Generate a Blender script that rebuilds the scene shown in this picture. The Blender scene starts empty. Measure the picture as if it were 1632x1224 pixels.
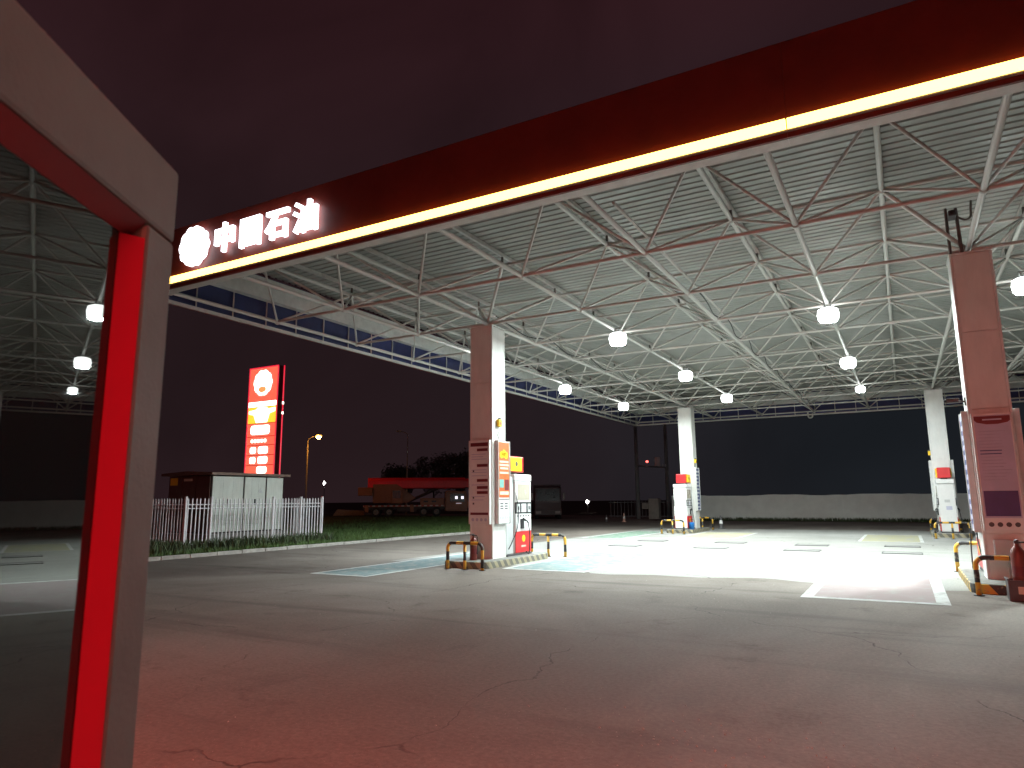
import bpy, bmesh, math, random
from mathutils import Vector, Matrix, Euler
random.seed(7)
sc = bpy.context.scene
C = sc.collection
R = math.radians

# ------------------------------------------------------------------ camera
cam_d = bpy.data.cameras.new('camera'); cam = bpy.data.objects.new('camera', cam_d); C.objects.link(cam)
YAW, PITCH, ROLL = 0.512485, 0.167198, -0.008366
fwd = Vector((-math.sin(YAW)*math.cos(PITCH), math.cos(YAW)*math.cos(PITCH), math.sin(PITCH)))
rgt0 = Vector((math.cos(YAW), math.sin(YAW), 0)); up0 = rgt0.cross(fwd)
rgt = rgt0*math.cos(ROLL) + up0*math.sin(ROLL); up = up0*math.cos(ROLL) - rgt0*math.sin(ROLL)
mw = Matrix((rgt, up, -fwd)).transposed().to_4x4(); mw.translation = Vector((10.113, -16.558, 1.74))
cam.matrix_world = mw
cam_d.sensor_fit = 'HORIZONTAL'; cam_d.sensor_width = 36.0
cam_d.lens = 36.0*1093.1/1632.0
cam_d.dof.use_dof = True; cam_d.dof.focus_distance = 22.0; cam_d.dof.aperture_fstop = 13.0
cam_d.clip_start = 0.05; cam_d.clip_end = 2000
sc.camera = cam

# ------------------------------------------------------------------ night sky
w = bpy.data.worlds.new('World'); sc.world = w; w.use_nodes = True
nt = w.node_tree; bg = nt.nodes['Background']
tc = nt.nodes.new('ShaderNodeTexCoord'); sep = nt.nodes.new('ShaderNodeSeparateXYZ')
nt.links.new(tc.outputs['Generated'], sep.inputs[0])
mr = nt.nodes.new('ShaderNodeMapRange'); mr.interpolation_type = 'SMOOTHSTEP'
mr.inputs['From Min'].default_value = -0.75; mr.inputs['From Max'].default_value = 0.0
nt.links.new(sep.outputs['X'], mr.inputs['Value'])
mx = nt.nodes.new('ShaderNodeMix'); mx.data_type = 'RGBA'
mx.inputs['A'].default_value = (0.0205, 0.0108, 0.0128, 1)     # town glow, dull maroon
mx.inputs['B'].default_value = (0.0110, 0.0132, 0.0165, 1)     # open country, blue-black
nt.links.new(mr.outputs[0], mx.inputs['Factor'])
mz = nt.nodes.new('ShaderNodeMapRange'); mz.interpolation_type = 'SMOOTHSTEP'
mz.inputs['From Min'].default_value = 0.25; mz.inputs['From Max'].default_value = 0.7
nt.links.new(sep.outputs['Z'], mz.inputs['Value'])
mx2 = nt.nodes.new('ShaderNodeMix'); mx2.data_type = 'RGBA'
mx2.inputs['B'].default_value = (0.0265, 0.0088, 0.0112, 1)
nt.links.new(mz.outputs[0], mx2.inputs['Factor']); nt.links.new(mx.outputs['Result'], mx2.inputs['A'])
cl = nt.nodes.new('ShaderNodeTexNoise'); cl.inputs['Scale'].default_value = 2.6; cl.inputs['Detail'].default_value = 5; cl.inputs['Distortion'].default_value = 0.6
nt.links.new(tc.outputs['Generated'], cl.inputs['Vector'])
cr = nt.nodes.new('ShaderNodeMapRange'); cr.inputs['From Min'].default_value = 0.3; cr.inputs['From Max'].default_value = 0.7; cr.inputs['To Min'].default_value = 0.72; cr.inputs['To Max'].default_value = 1.22
nt.links.new(cl.outputs['Fac'], cr.inputs['Value'])
cm = nt.nodes.new('ShaderNodeVectorMath'); cm.operation = 'SCALE'
nt.links.new(mx2.outputs['Result'], cm.inputs[0]); nt.links.new(cr.outputs[0], cm.inputs['Scale'])
nt.links.new(cm.outputs[0], bg.inputs['Color']); bg.inputs['Strength'].default_value = 1.0

sc.view_settings.view_transform = 'Standard'; sc.view_settings.look = 'None'
sc.view_settings.exposure = 0.0; sc.view_settings.gamma = 1.0
sc.render.engine = 'CYCLES'
sc.cycles.use_denoising = True
sc.cycles.max_bounces = 5; sc.cycles.diffuse_bounces = 3; sc.cycles.use_adaptive_sampling = True; sc.cycles.adaptive_threshold = 0.02; sc.cycles.glossy_bounces = 2; sc.cycles.transparent_max_bounces = 8
sc.cycles.sample_clamp_indirect = 6.0
sc.cycles.caustics_reflective = False; sc.cycles.caustics_refractive = False

FLOOD = 1780.0       # radiance of the floodlight lenses
REDSIGN = 41.0        # radiance of the shop's red sign
STRIP = 6.2

# ------------------------------------------------------------------ materials
MATS = {}
def M(name, col, rough=0.5, metal=0.0, var=0.18, scale=5.0, bump=0.0, bscale=60.0, spec=0.5, stretch=1.0):
    if name in MATS: return MATS[name]
    m = bpy.data.materials.new(name); m.use_nodes = True; n = m.node_tree.nodes; l = m.node_tree.links
    b = n['Principled BSDF']; b.inputs['Roughness'].default_value = rough; b.inputs['Metallic'].default_value = metal
    b.inputs['Specular IOR Level'].default_value = spec
    t = n.new('ShaderNodeTexCoord'); o = n.new('ShaderNodeObjectInfo')
    ad = n.new('ShaderNodeVectorMath'); ad.operation = 'ADD'
    l.new(t.outputs['Object'], ad.inputs[0]); l.new(o.outputs['Location'], ad.inputs[1])
    nz = n.new('ShaderNodeTexNoise'); nz.inputs['Scale'].default_value = scale; nz.inputs['Detail'].default_value = 4; nz.inputs['Roughness'].default_value = 0.65
    sv = n.new('ShaderNodeVectorMath'); sv.operation = 'MULTIPLY'; sv.inputs[1].default_value = (1, 1, stretch)
    l.new(ad.outputs[0], sv.inputs[0]); l.new(sv.outputs[0], nz.inputs['Vector'])
    r = n.new('ShaderNodeMapRange'); r.inputs['From Min'].default_value = 0.25; r.inputs['From Max'].default_value = 0.75
    r.inputs['To Min'].default_value = 1-var; r.inputs['To Max'].default_value = 1+var*0.6
    l.new(nz.outputs['Fac'], r.inputs['Value'])
    mul = n.new('ShaderNodeVectorMath'); mul.operation = 'SCALE'; mul.inputs[0].default_value = col[:3]
    l.new(r.outputs[0], mul.inputs['Scale']); l.new(mul.outputs[0], b.inputs['Base Color'])
    rr = n.new('ShaderNodeMapRange'); rr.inputs['To Min'].default_value = min(1, rough+0.12); rr.inputs['To Max'].default_value = max(0.03, rough-0.12)
    l.new(nz.outputs['Fac'], rr.inputs['Value']); l.new(rr.outputs[0], b.inputs['Roughness'])
    if bump:
        nb = n.new('ShaderNodeTexNoise'); nb.inputs['Scale'].default_value = bscale; nb.inputs['Detail'].default_value = 5
        l.new(ad.outputs[0], nb.inputs['Vector'])
        bp = n.new('ShaderNodeBump'); bp.inputs['Strength'].default_value = bump; bp.inputs['Distance'].default_value = 0.02
        l.new(nb.outputs['Fac'], bp.inputs['Height']); l.new(bp.outputs[0], b.inputs['Normal'])
    MATS[name] = m; return m
def EM(name, col, strength, sampled=False):
    if name in MATS: return MATS[name]
    m = bpy.data.materials.new(name); m.use_nodes = True; n = m.node_tree.nodes; l = m.node_tree.links
    b = n['Principled BSDF']; b.inputs['Base Color'].default_value = (0.6, 0.6, 0.6, 1)
    b.inputs['Emission Color'].default_value = (*col, 1); b.inputs['Emission Strength'].default_value = strength
    if not sampled: m.cycles.emission_sampling = 'NONE'
    MATS[name] = m; return m

white_metal = M('white_painted_cladding', (0.68, 0.69, 0.66), 0.45, var=0.13, scale=3.5, stretch=0.35)
frame_tube = M('white_painted_tube', (0.52, 0.52, 0.49), 0.45, var=0.22, scale=4)
frame_dark = M('galvanised_stub', (0.12, 0.11, 0.10), 0.6)
deck_mat = M('pale_grey_steel_sheet', (0.30, 0.315, 0.295), 0.45, var=0.12, scale=1.3)
red_paint = M('red_fascia_paint', (0.135, 0.017, 0.008), 0.55, var=0.25, scale=1.2)
blue_back = M('dark_blue_fascia_lining', (0.020, 0.028, 0.115), 0.5, var=0.3, scale=2.5)
gutter_mat = M('white_gutter', (0.58, 0.60, 0.58), 0.5, var=0.15)
grey_frame = M('grey_aluminium_frame', (0.165, 0.155, 0.142), 0.7, var=0.16, scale=6, bump=0.08, bscale=220, spec=0.12)
red_jamb = M('glossy_red_trim', (0.46, 0.006, 0.040), 0.45, var=0.08)
black = M('black_rubber', (0.018, 0.018, 0.020), 0.55)
dark_grey = M('dark_grey_plastic', (0.06, 0.06, 0.065), 0.5)
white_plastic = M('white_enamel', (0.66, 0.67, 0.66), 0.3, var=0.06)
grey_panel = M('light_grey_enamel', (0.45, 0.47, 0.47), 0.4, var=0.08)
red_panel = M('red_enamel', (0.55, 0.018, 0.022), 0.32, var=0.08)
yellow_panel = M('yellow_enamel', (0.85, 0.56, 0.015), 0.35, var=0.06)
ext_red = M('extinguisher_red', (0.17, 0.035, 0.025), 0.45)
screen_mat = M('beige_screen', (0.36, 0.33, 0.27), 0.25, var=0.05)
orange_print = M('orange_poster', (0.50, 0.11, 0.02), 0.45, var=0.25, scale=9)
cream_print = M('cream_print', (0.62, 0.56, 0.44), 0.45)
maroon_print = M('maroon_print', (0.14, 0.015, 0.02), 0.45)
navy_print = M('navy_print', (0.03, 0.04, 0.15), 0.4)
teal_print = M('teal_print', (0.15, 0.38, 0.36), 0.45)
pale_blue_print = M('pale_blue_print', (0.42, 0.43, 0.55), 0.45, var=0.12, scale=2)
kerb_concrete = M('kerb_concrete', (0.34, 0.33, 0.30), 0.85, var=0.3, scale=7, bump=0.3)
plinth_concrete = M('plinth_concrete', (0.20, 0.20, 0.185), 0.85, var=0.35, scale=6, bump=0.3)
wall_plaster = M('limewashed_wall', (0.68, 0.71, 0.66), 0.85, var=0.12, scale=1.2, bump=0.3, bscale=14)
kiosk_white = M('kiosk_pale_steel', (0.52, 0.56, 0.51), 0.5, var=0.14, scale=4, stretch=0.3)
kiosk_brown = M('kiosk_brown_steel', (0.11, 0.05, 0.038), 0.5)
kiosk_roof = M('kiosk_roof_steel', (0.16, 0.10, 0.075), 0.6)
fence_white = M('white_powder_coat', (0.62, 0.62, 0.64), 0.4, var=0.12)
steel_pole = M('grey_pole', (0.36, 0.34, 0.33), 0.5)
wood_pole = M('concrete_pole', (0.16, 0.16, 0.16), 0.8)
boom_red = M('crane_boom_red', (0.90, 0.010, 0.022), 0.45, var=0.15)
crane_orange = M('crane_orange', (0.26, 0.085, 0.02), 0.45, var=0.2)
crane_dark = M('crane_chassis', (0.045, 0.03, 0.028), 0.6)
tyre = M('tyre_rubber', (0.02, 0.02, 0.02), 0.8)
rim_grey = M('wheel_rim', (0.20, 0.17, 0.15), 0.5)
dark_glass = M('dark_window_glass', (0.01, 0.011, 0.013), 0.30, var=0.02)
lorry_maroon = M('lorry_maroon', (0.030, 0.008, 0.009), 0.5)
blue_plastic = M('blue_plastic', (0.02, 0.20, 0.62), 0.4)
cone_orange = M('cone_plastic', (0.55, 0.30, 0.22), 0.5)
cone_dark = M('dark_cone_plastic', (0.06, 0.06, 0.06), 0.6)
line_paint = None

def ground_mat(name, base, dark, crack, stain=0.6):
    m = bpy.data.materials.new(name); m.use_nodes = True; n = m.node_tree.nodes; l = m.node_tree.links
    b = n['Principled BSDF']
    t = n.new('ShaderNodeTexCoord')
    def noise(s, d=8, r=0.6, dist=0.0):
        z = n.new('ShaderNodeTexNoise'); z.inputs['Scale'].default_value = s; z.inputs['Detail'].default_value = d
        z.inputs['Roughness'].default_value = r; z.inputs['Distortion'].default_value = dist
        l.new(t.outputs['Object'], z.inputs['Vector']); return z
    def ramp(src, a, c):
        q = n.new('ShaderNodeMapRange'); q.interpolation_type = 'SMOOTHSTEP'
        q.inputs['From Min'].default_value = a; q.inputs['From Max'].default_value = c
        l.new(src, q.inputs['Value']); return q.outputs[0]
    def mix(f, a, c, mode='MIX'):
        q = n.new('ShaderNodeMix'); q.data_type = 'RGBA'; q.blend_type = mode
        if isinstance(f, (int, float)): q.inputs['Factor'].default_value = f
        else: l.new(f, q.inputs['Factor'])
        for k, v in (('A', a), ('B', c)):
            if isinstance(v, tuple): q.inputs[k].default_value = (*v, 1)
            else: l.new(v, q.inputs[k])
        return q.outputs['Result']
    big = noise(0.16, 6, 0.6, 0.8); mid = noise(0.9, 8, 0.7, 0.4); fine = noise(22, 4, 0.7); grit = noise(90, 2, 0.6)
    c = mix(ramp(big.outputs['Fac'], 0.36, 0.66), dark, base)
    c = mix(ramp(mid.outputs['Fac'], 0.56, 0.78), c, tuple(x*0.62 for x in dark))
    mult = n.new('ShaderNodeMapRange'); mult.inputs['From Min'].default_value = 0.3; mult.inputs['From Max'].default_value = 0.7
    mult.inputs['To Min'].default_value = 0.80; mult.inputs['To Max'].default_value = 1.14
    l.new(fine.outputs['Fac'], mult.inputs['Value'])
    sc_ = n.new('ShaderNodeVectorMath'); sc_.operation = 'SCALE'; l.new(c, sc_.inputs[0]); l.new(mult.outputs[0], sc_.inputs['Scale'])
    c = sc_.outputs[0]
    # tyre-dark drag streaks
    mp = n.new('ShaderNodeMapping'); mp.inputs['Scale'].default_value = (0.09, 1.1, 1); mp.inputs['Rotation'].default_value = (0, 0, 0.25)
    l.new(t.outputs['Object'], mp.inputs['Vector'])
    st = n.new('ShaderNodeTexNoise'); st.inputs['Scale'].default_value = 1.0; st.inputs['Detail'].default_value = 5
    l.new(mp.outputs[0], st.inputs['Vector'])
    f = n.new('ShaderNodeMath'); f.operation = 'MULTIPLY'; f.inputs[1].default_value = stain
    l.new(ramp(st.outputs['Fac'], 0.54, 0.72), f.inputs[0])
    c = mix(f.outputs[0], c, tuple(x*0.55 for x in dark))
    # pale grit specks
    c = mix(ramp(grit.outputs['Fac'], 0.70, 0.76), c, tuple(min(0.6, x*1.9) for x in base))
    # cracks: warped cells, kept only in patches
    wv = n.new('ShaderNodeTexNoise'); wv.inputs['Scale'].default_value = 0.8; wv.inputs['Detail'].default_value = 6
    l.new(t.outputs['Object'], wv.inputs['Vector'])
    av = n.new('ShaderNodeVectorMath'); av.operation = 'MULTIPLY_ADD'; av.inputs[1].default_value = (1.3, 1.3, 0)
    l.new(wv.outputs['Color'], av.inputs[0]); l.new(t.outputs['Object'], av.inputs[2])
    vo = n.new('ShaderNodeTexVoronoi'); vo.feature = 'DISTANCE_TO_EDGE'; vo.inputs['Scale'].default_value = 0.21
    l.new(av.outputs[0], vo.inputs['Vector'])
    ck = ramp(vo.outputs['Distance'], 0.0030, 0.0005)
    pm = noise(0.6, 5); g = n.new('ShaderNodeMath'); g.operation = 'MULTIPLY'
    l.new(ck, g.inputs[0]); l.new(ramp(pm.outputs['Fac'], 0.42, 0.55), g.inputs[1])
    g2 = n.new('ShaderNodeMath'); g2.operation = 'MULTIPLY'; g2.inputs[1].default_value = crack; l.new(g.outputs[0], g2.inputs[0])
    c = mix(g2.outputs[0], c, (0.070, 0.060, 0.053))
    l.new(c, b.inputs['Base Color'])
    b.inputs['Specular IOR Level'].default_value = 0.12
    rg = n.new('ShaderNodeMapRange'); rg.inputs['To Min'].default_value = 0.72; rg.inputs['To Max'].default_value = 0.95
    l.new(mid.outputs['Fac'], rg.inputs['Value']); l.new(rg.outputs[0], b.inputs['Roughness'])
    hs = n.new('ShaderNodeMath'); hs.operation = 'SUBTRACT'
    l.new(fine.outputs['Fac'], hs.inputs[0]); l.new(g2.outputs[0], hs.inputs[1])
    bp = n.new('ShaderNodeBump'); bp.inputs['Strength'].default_value = 0.35; bp.inputs['Distance'].default_value = 0.012
    l.new(hs.outputs[0], bp.inputs['Height']); l.new(bp.outputs[0], b.inputs['Normal'])
    MATS[name] = m; return m
apron_mat = ground_mat('old_concrete_apron', (0.215, 0.190, 0.168), (0.145, 0.126, 0.110), 1.0)
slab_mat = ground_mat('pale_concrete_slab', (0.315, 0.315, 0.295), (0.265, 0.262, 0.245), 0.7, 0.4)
soil_mat = ground_mat('bare_dark_soil', (0.065, 0.052, 0.040), (0.035, 0.030, 0.022), 0.0, 0.2)
lawn_mat = ground_mat('lawn_soil', (0.040, 0.048, 0.018), (0.024, 0.028, 0.012), 0.0, 0.2)

def paint_mat(name, col, cover):
    """worn road paint: colour with concrete showing where it has flaked"""
    m = bpy.data.materials.new(name); m.use_nodes = True; n = m.node_tree.nodes; l = m.node_tree.links
    b = n['Principled BSDF']; b.inputs['Roughness'].default_value = 0.85; b.inputs['Specular IOR Level'].default_value = 0.15
    t = n.new('ShaderNodeTexCoord')
    z = n.new('ShaderNodeTexNoise'); z.inputs['Scale'].default_value = 3.0; z.inputs['Detail'].default_value = 10; z.inputs['Roughness'].default_value = 0.75
    l.new(t.outputs['Object'], z.inputs['Vector'])
    q = n.new('ShaderNodeMapRange'); q.interpolation_type = 'SMOOTHSTEP'; q.inputs['From Min'].default_value = cover-0.10; q.inputs['From Max'].default_value = cover+0.10
    l.new(z.outputs['Fac'], q.inputs['Value'])
    x = n.new('ShaderNodeMix'); x.data_type = 'RGBA'; x.inputs['A'].default_value = (*col, 1); x.inputs['B'].default_value = (0.30, 0.30, 0.28, 1)
    l.new(q.outputs[0], x.inputs['Factor']); l.new(x.outputs['Result'], b.inputs['Base Color'])
    MATS[name] = m; return m
line_paint = paint_mat('worn_white_line', (0.52, 0.53, 0.52), 0.56)
bay_blue = paint_mat('worn_blue_bay', (0.15, 0.22, 0.23), 0.54)
bay_green = paint_mat('worn_green_bay', (0.13, 0.23, 0.17), 0.54)
bay_red = paint_mat('worn_red_bay', (0.29, 0.235, 0.235), 0.58)
bay_yellow = paint_mat('worn_yellow_bay', (0.36, 0.34, 0.20), 0.52)

def stripe_mat(name, a, bcol, freq, slant=0.0, use_uv=True):
    m = bpy.data.materials.new(name); m.use_nodes = True; n = m.node_tree.nodes; l = m.node_tree.links
    b = n['Principled BSDF']; b.inputs['Roughness'].default_value = 0.45
    t = n.new('ShaderNodeTexCoord'); s = n.new('ShaderNodeSeparateXYZ')
    l.new(t.outputs['UV'], s.inputs[0])
    k = n.new('ShaderNodeMath'); k.operation = 'MULTIPLY_ADD'; k.inputs[1].default_value = slant
    l.new(s.outputs['Y'], k.inputs[0]); l.new(s.outputs['X'], k.inputs[2])
    f = n.new('ShaderNodeMath'); f.operation = 'MULTIPLY'; f.inputs[1].default_value = freq; l.new(k.outputs[0], f.inputs[0])
    fr = n.new('ShaderNodeMath'); fr.operation = 'FRACT'; l.new(f.outputs[0], fr.inputs[0])
    g = n.new('ShaderNodeMath'); g.operation = 'GREATER_THAN'; g.inputs[1].default_value = 0.5; l.new(fr.outputs[0], g.inputs[0])
    z = n.new('ShaderNodeTexNoise'); z.inputs['Scale'].default_value = 12; z.inputs['Detail'].default_value = 8; l.new(t.outputs['Object'], z.inputs['Vector'])
    x = n.new('ShaderNodeMix'); x.data_type = 'RGBA'; x.inputs['A'].default_value = (*a, 1); x.inputs['B'].default_value = (*bcol, 1)
    l.new(g.outputs[0], x.inputs['Factor'])
    q = n.new('ShaderNodeMapRange'); q.interpolation_type = 'SMOOTHSTEP'; q.inputs['From Min'].default_value = 0.56; q.inputs['From Max'].default_value = 0.72
    l.new(z.outputs['Fac'], q.inputs['Value'])
    y = n.new('ShaderNodeMix'); y.data_type = 'RGBA'; y.inputs['B'].default_value = (0.20, 0.18, 0.14, 1)
    l.new(q.outputs[0], y.inputs['Factor']); l.new(x.outputs['Result'], y.inputs['A']); l.new(y.outputs['Result'], b.inputs['Base Color'])
    MATS[name] = m; return m
hoop_paint = stripe_mat('black_yellow_hoop_paint', (0.62, 0.36, 0.035), (0.022, 0.022, 0.024), 2.3)
island_stripe = stripe_mat('faded_island_stripes', (0.32, 0.29, 0.19), (0.12, 0.12, 0.10), 3.2, 0.8)
island_stripe_new = stripe_mat('bright_island_stripes', (0.58, 0.36, 0.04), (0.03, 0.03, 0.03), 2.1, 0.8)
reflective_tape = stripe_mat('red_white_tape', (0.55, 0.50, 0.45), (0.40, 0.03, 0.03), 1.6)

def glass_mat():
    m = bpy.data.materials.new('tinted_window_glass'); m.use_nodes = True; n = m.node_tree.nodes; l = m.node_tree.links
    n.remove(n['Principled BSDF']); out = n['Material Output']
    tr = n.new('ShaderNodeBsdfTransparent'); tr.inputs['Color'].default_value = (0.035, 0.036, 0.036, 1)
    gl = n.new('ShaderNodeBsdfGlossy'); gl.inputs['Roughness'].default_value = 0.012; gl.inputs['Color'].default_value = (0.9, 0.92, 0.9, 1)
    df = n.new('ShaderNodeBsdfDiffuse'); df.inputs['Color'].default_value = (0.30, 0.29, 0.27, 1)
    t = n.new('ShaderNodeTexCoord'); z = n.new('ShaderNodeTexNoise'); z.inputs['Scale'].default_value = 2.2; z.inputs['Detail'].default_value = 9
    l.new(t.outputs['Object'], z.inputs['Vector'])
    q = n.new('ShaderNodeMapRange'); q.inputs['From Min'].default_value = 0.35; q.inputs['From Max'].default_value = 0.8; q.inputs['To Max'].default_value = 0.06
    l.new(z.outputs['Fac'], q.inputs['Value'])
    fr = n.new('ShaderNodeFresnel'); fr.inputs['IOR'].default_value = 1.75
    a = n.new('ShaderNodeMixShader'); l.new(fr.outputs[0], a.inputs[0]); l.new(tr.outputs[0], a.inputs[1]); l.new(gl.outputs[0], a.inputs[2])
    d = n.new('ShaderNodeMixShader'); l.new(q.outputs[0], d.inputs[0]); l.new(a.outputs[0], d.inputs[1]); l.new(df.outputs[0], d.inputs[2])
    l.new(d.outputs[0], out.inputs['Surface']); return m
glass = glass_mat()

lens_em = EM('floodlight_lens', (0.92, 1.0, 0.97), FLOOD, True)
lens_front = EM('floodlight_lens_front', (0.88, 1.0, 0.98), FLOOD*1.7, True)
lens_em_warm = EM('floodlight_lens_cool', (0.86, 0.97, 1.0), FLOOD, True)
skirt_em = EM('floodlight_skirt', (0.95, 1.0, 0.98), 11.0)
lens_dim = EM('floodlight_lens_dim', (0.86, 0.97, 1.0), FLOOD*0.85, True)
strip_em = EM('led_strip_diffuser', (1.0, 0.66, 0.125), STRIP, True)
sign_em = EM('sign_letter_acrylic', (0.95, 0.92, 1.0), 4.5)
tot_red = EM('totem_red_acrylic', (1.0, 0.115, 0.06), 1.3)
tot_white = EM('totem_white_acrylic', (1.0, 0.93, 0.80), 4.0)
tot_yellow = EM('totem_yellow_acrylic', (1.0, 0.62, 0.03), 1.25)
tot_orange = EM('totem_orange_print', (1.0, 0.40, 0.12), 1.0)
tot_edge = EM('totem_red_edge_light', (1.0, 0.012, 0.05), 0.9)
sodium = EM('sodium_lamp_glass', (1.0, 0.38, 0.05), 170.0, True)
lamp_white = EM('far_lamp_white', (1.0, 0.95, 0.9), 40.0)
lamp_red = EM('far_lamp_red', (1.0, 0.12, 0.10), 4.0)
shop_red = EM('shop_sign_red_acrylic', (1.0, 0.15, 0.11), REDSIGN, True)

# ------------------------------------------------------------------ helpers
def link(name, me, mat=None, parent=None, loc=(0, 0, 0), rot=None):
    o = bpy.data.objects.new(name, me)
    if mat is not None and len(me.materials) == 0: me.materials.append(mat)
    C.objects.link(o); o.parent = parent; o.location = loc
    if rot is not None: o.rotation_euler = rot
    return o
def tag(o, label=None, cat=None, group=None, kind=None):
    if label: o['label'] = label
    if cat: o['category'] = cat
    if group: o['group'] = group
    if kind: o['kind'] = kind
    return o
def thing(name, label, cat, loc=(0, 0, 0), rz=0.0, group=None):
    o = bpy.data.objects.new(name, None); o.empty_display_size = 0.2; C.objects.link(o)
    o.location = loc; o.rotation_euler = (0, 0, rz)
    return tag(o, label, cat, group)
def bm_box(bm, lo, hi, bev=0.0):
    r = bmesh.ops.create_cube(bm, size=1.0)
    vs = r['verts']
    for v in vs:
        v.co = Vector(((lo[0]+hi[0])/2 + v.co.x*(hi[0]-lo[0]), (lo[1]+hi[1])/2 + v.co.y*(hi[1]-lo[1]), (lo[2]+hi[2])/2 + v.co.z*(hi[2]-lo[2])))
    if bev > 0:
        es = list({e for v in vs for e in v.link_edges})
        bmesh.ops.bevel(bm, geom=es, offset=bev, segments=2, affect='EDGES', profile=0.5)
def finish(bm, name, smooth=False):
    me = bpy.data.meshes.new(name); bm.normal_update(); bm.to_mesh(me); bm.free()
    if smooth:
        for p in me.polygons: p.use_smooth = True
    return me
def box(name, lo, hi, mat, parent=None, bev=0.006, rot=None, loc=(0, 0, 0)):
    bm = bmesh.new(); bm_box(bm, lo, hi, min(bev, 0.3*min(hi[i]-lo[i] for i in range(3))))
    return link(name, finish(bm, name), mat, parent, loc, rot)
def boxes(name, lst, mat, parent=None, bev=0.004):
    bm = bmesh.new()
    for lo, hi in lst: bm_box(bm, lo, hi, min(bev, 0.3*min(hi[i]-lo[i] for i in range(3))))
    return link(name, finish(bm, name), mat, parent)
_cyl = {}
def unit_cyl(mat, seg=10):
    k = (mat.name, seg)
    if k not in _cyl:
        bm = bmesh.new(); bmesh.ops.create_cone(bm, cap_ends=True, segments=seg, radius1=1, radius2=1, depth=1)
        me = finish(bm, 'bar_'+mat.name)
        for p in me.polygons: p.use_smooth = len(p.vertices) == 4
        me.materials.append(mat); _cyl[k] = me
    return _cyl[k]
def bar(name, a, b, r, mat, parent=None, seg=10):
    a = Vector(a); b = Vector(b); d = b-a
    o = link(name, unit_cyl(mat, seg), None, parent, (a+b)/2)
    o.rotation_mode = 'QUATERNION'; o.rotation_quaternion = d.to_track_quat('Z', 'Y'); o.scale = (r, r, d.length)
    return o
def lathe(name, prof, mat, parent=None, loc=(0, 0, 0), seg=20, rot=None, smooth=True):
    bm = bmesh.new(); rings = []
    for r, z in prof:
        if r < 1e-5: rings.append([bm.verts.new((0, 0, z))])
        else: rings.append([bm.verts.new((r*math.cos(2*math.pi*k/seg), r*math.sin(2*math.pi*k/seg), z)) for k in range(seg)])
    for A, B in zip(rings, rings[1:]):
        for k in range(seg):
            q = (k+1) % seg
            if len(A) == 1 and len(B) == 1: continue
            if len(A) == 1: bm.faces.new((A[0], B[q], B[k]))
            elif len(B) == 1: bm.faces.new((A[k], A[q], B[0]))
            else: bm.faces.new((A[k], A[q], B[q], B[k]))
    bmesh.ops.recalc_face_normals(bm, faces=bm.faces)
    return link(name, finish(bm, name, smooth), mat, parent, loc, rot)
def tube_bm(bm, pts, r, seg=10, caps=True):
    pts = [Vector(p) for p in pts]; uvl = bm.loops.layers.uv.verify()
    rings = []; L = 0.0; lens = []
    prev = None
    for i, p in enumerate(pts):
        t = (pts[min(i+1, len(pts)-1)] - pts[max(i-1, 0)]).normalized()
        if prev is None:
            n = t.orthogonal().normalized()
        else:
            n = (prev - t*prev.dot(t)).normalized()
        prev = n; bnm = t.cross(n)
        if i: L += (p-pts[i-1]).length
        lens.append(L)
        rr = r[i] if isinstance(r, (list, tuple)) else r
        rings.append([bm.verts.new(p + n*rr*math.cos(2*math.pi*k/seg) + bnm*rr*math.sin(2*math.pi*k/seg)) for k in range(seg)])
    for i in range(len(rings)-1):
        for k in range(seg):
            q = (k+1) % seg
            f = bm.faces.new((rings[i][k], rings[i][q], rings[i+1][q], rings[i+1][k])); f.smooth = True
            for lp, u in zip(f.loops, (lens[i], lens[i], lens[i+1], lens[i+1])): lp[uvl].uv = (u, 0)
    if caps:
        bm.faces.new(rings[0][::-1]); bm.faces.new(rings[-1])
def tube(name, pts, r, mat, parent=None, seg=10, loc=(0, 0, 0)):
    bm = bmesh.new(); tube_bm(bm, pts, r, seg)
    bmesh.ops.recalc_face_normals(bm, faces=bm.faces)
    return link(name, finish(bm, name), mat, parent, loc)
def smooth_path(pts, n=8):
    P = [Vector(p) for p in pts]; P = [P[0]*2-P[1]] + P + [P[-1]*2-P[-2]]; out = []
    for i in range(1, len(P)-2):
        for k in range(n):
            t = k/n; a, b, c, d = P[i-1], P[i], P[i+1], P[i+2]
            out.append(0.5*((2*b) + (c-a)*t + (2*a-5*b+4*c-d)*t*t + (3*b-a-3*c+d)*t**3))
    out.append(P[-2]); return out
def prism(name, outline, z0, z1, mat, parent=None, loc=(0, 0, 0), rot=None, bev=0.0):
    """outline in local XY, extruded z0..z1"""
    bm = bmesh.new()
    a = [bm.verts.new((x, y, z0)) for x, y in outline]; b = [bm.verts.new((x, y, z1)) for x, y in outline]; n = len(a)
    bm.faces.new(a[::-1]); bm.faces.new(b)
    for k in range(n): bm.faces.new((a[k], a[(k+1) % n], b[(k+1) % n], b[k]))
    bmesh.ops.recalc_face_normals(bm, faces=bm.faces)
    if bev: bmesh.ops.bevel(bm, geom=list(bm.edges), offset=bev, segments=1, affect='EDGES')
    return link(name, finish(bm, name), mat, parent, loc, rot)
def scallop(r, lobes=10, depth=0.07, n=120):
    return [(r*(1-depth+depth*abs(math.cos(lobes*0.5*a)))*math.cos(a), r*(1-depth+depth*abs(math.cos(lobes*0.5*a)))*math.sin(a)) for a in (2*math.pi*k/n for k in range(n))]
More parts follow.
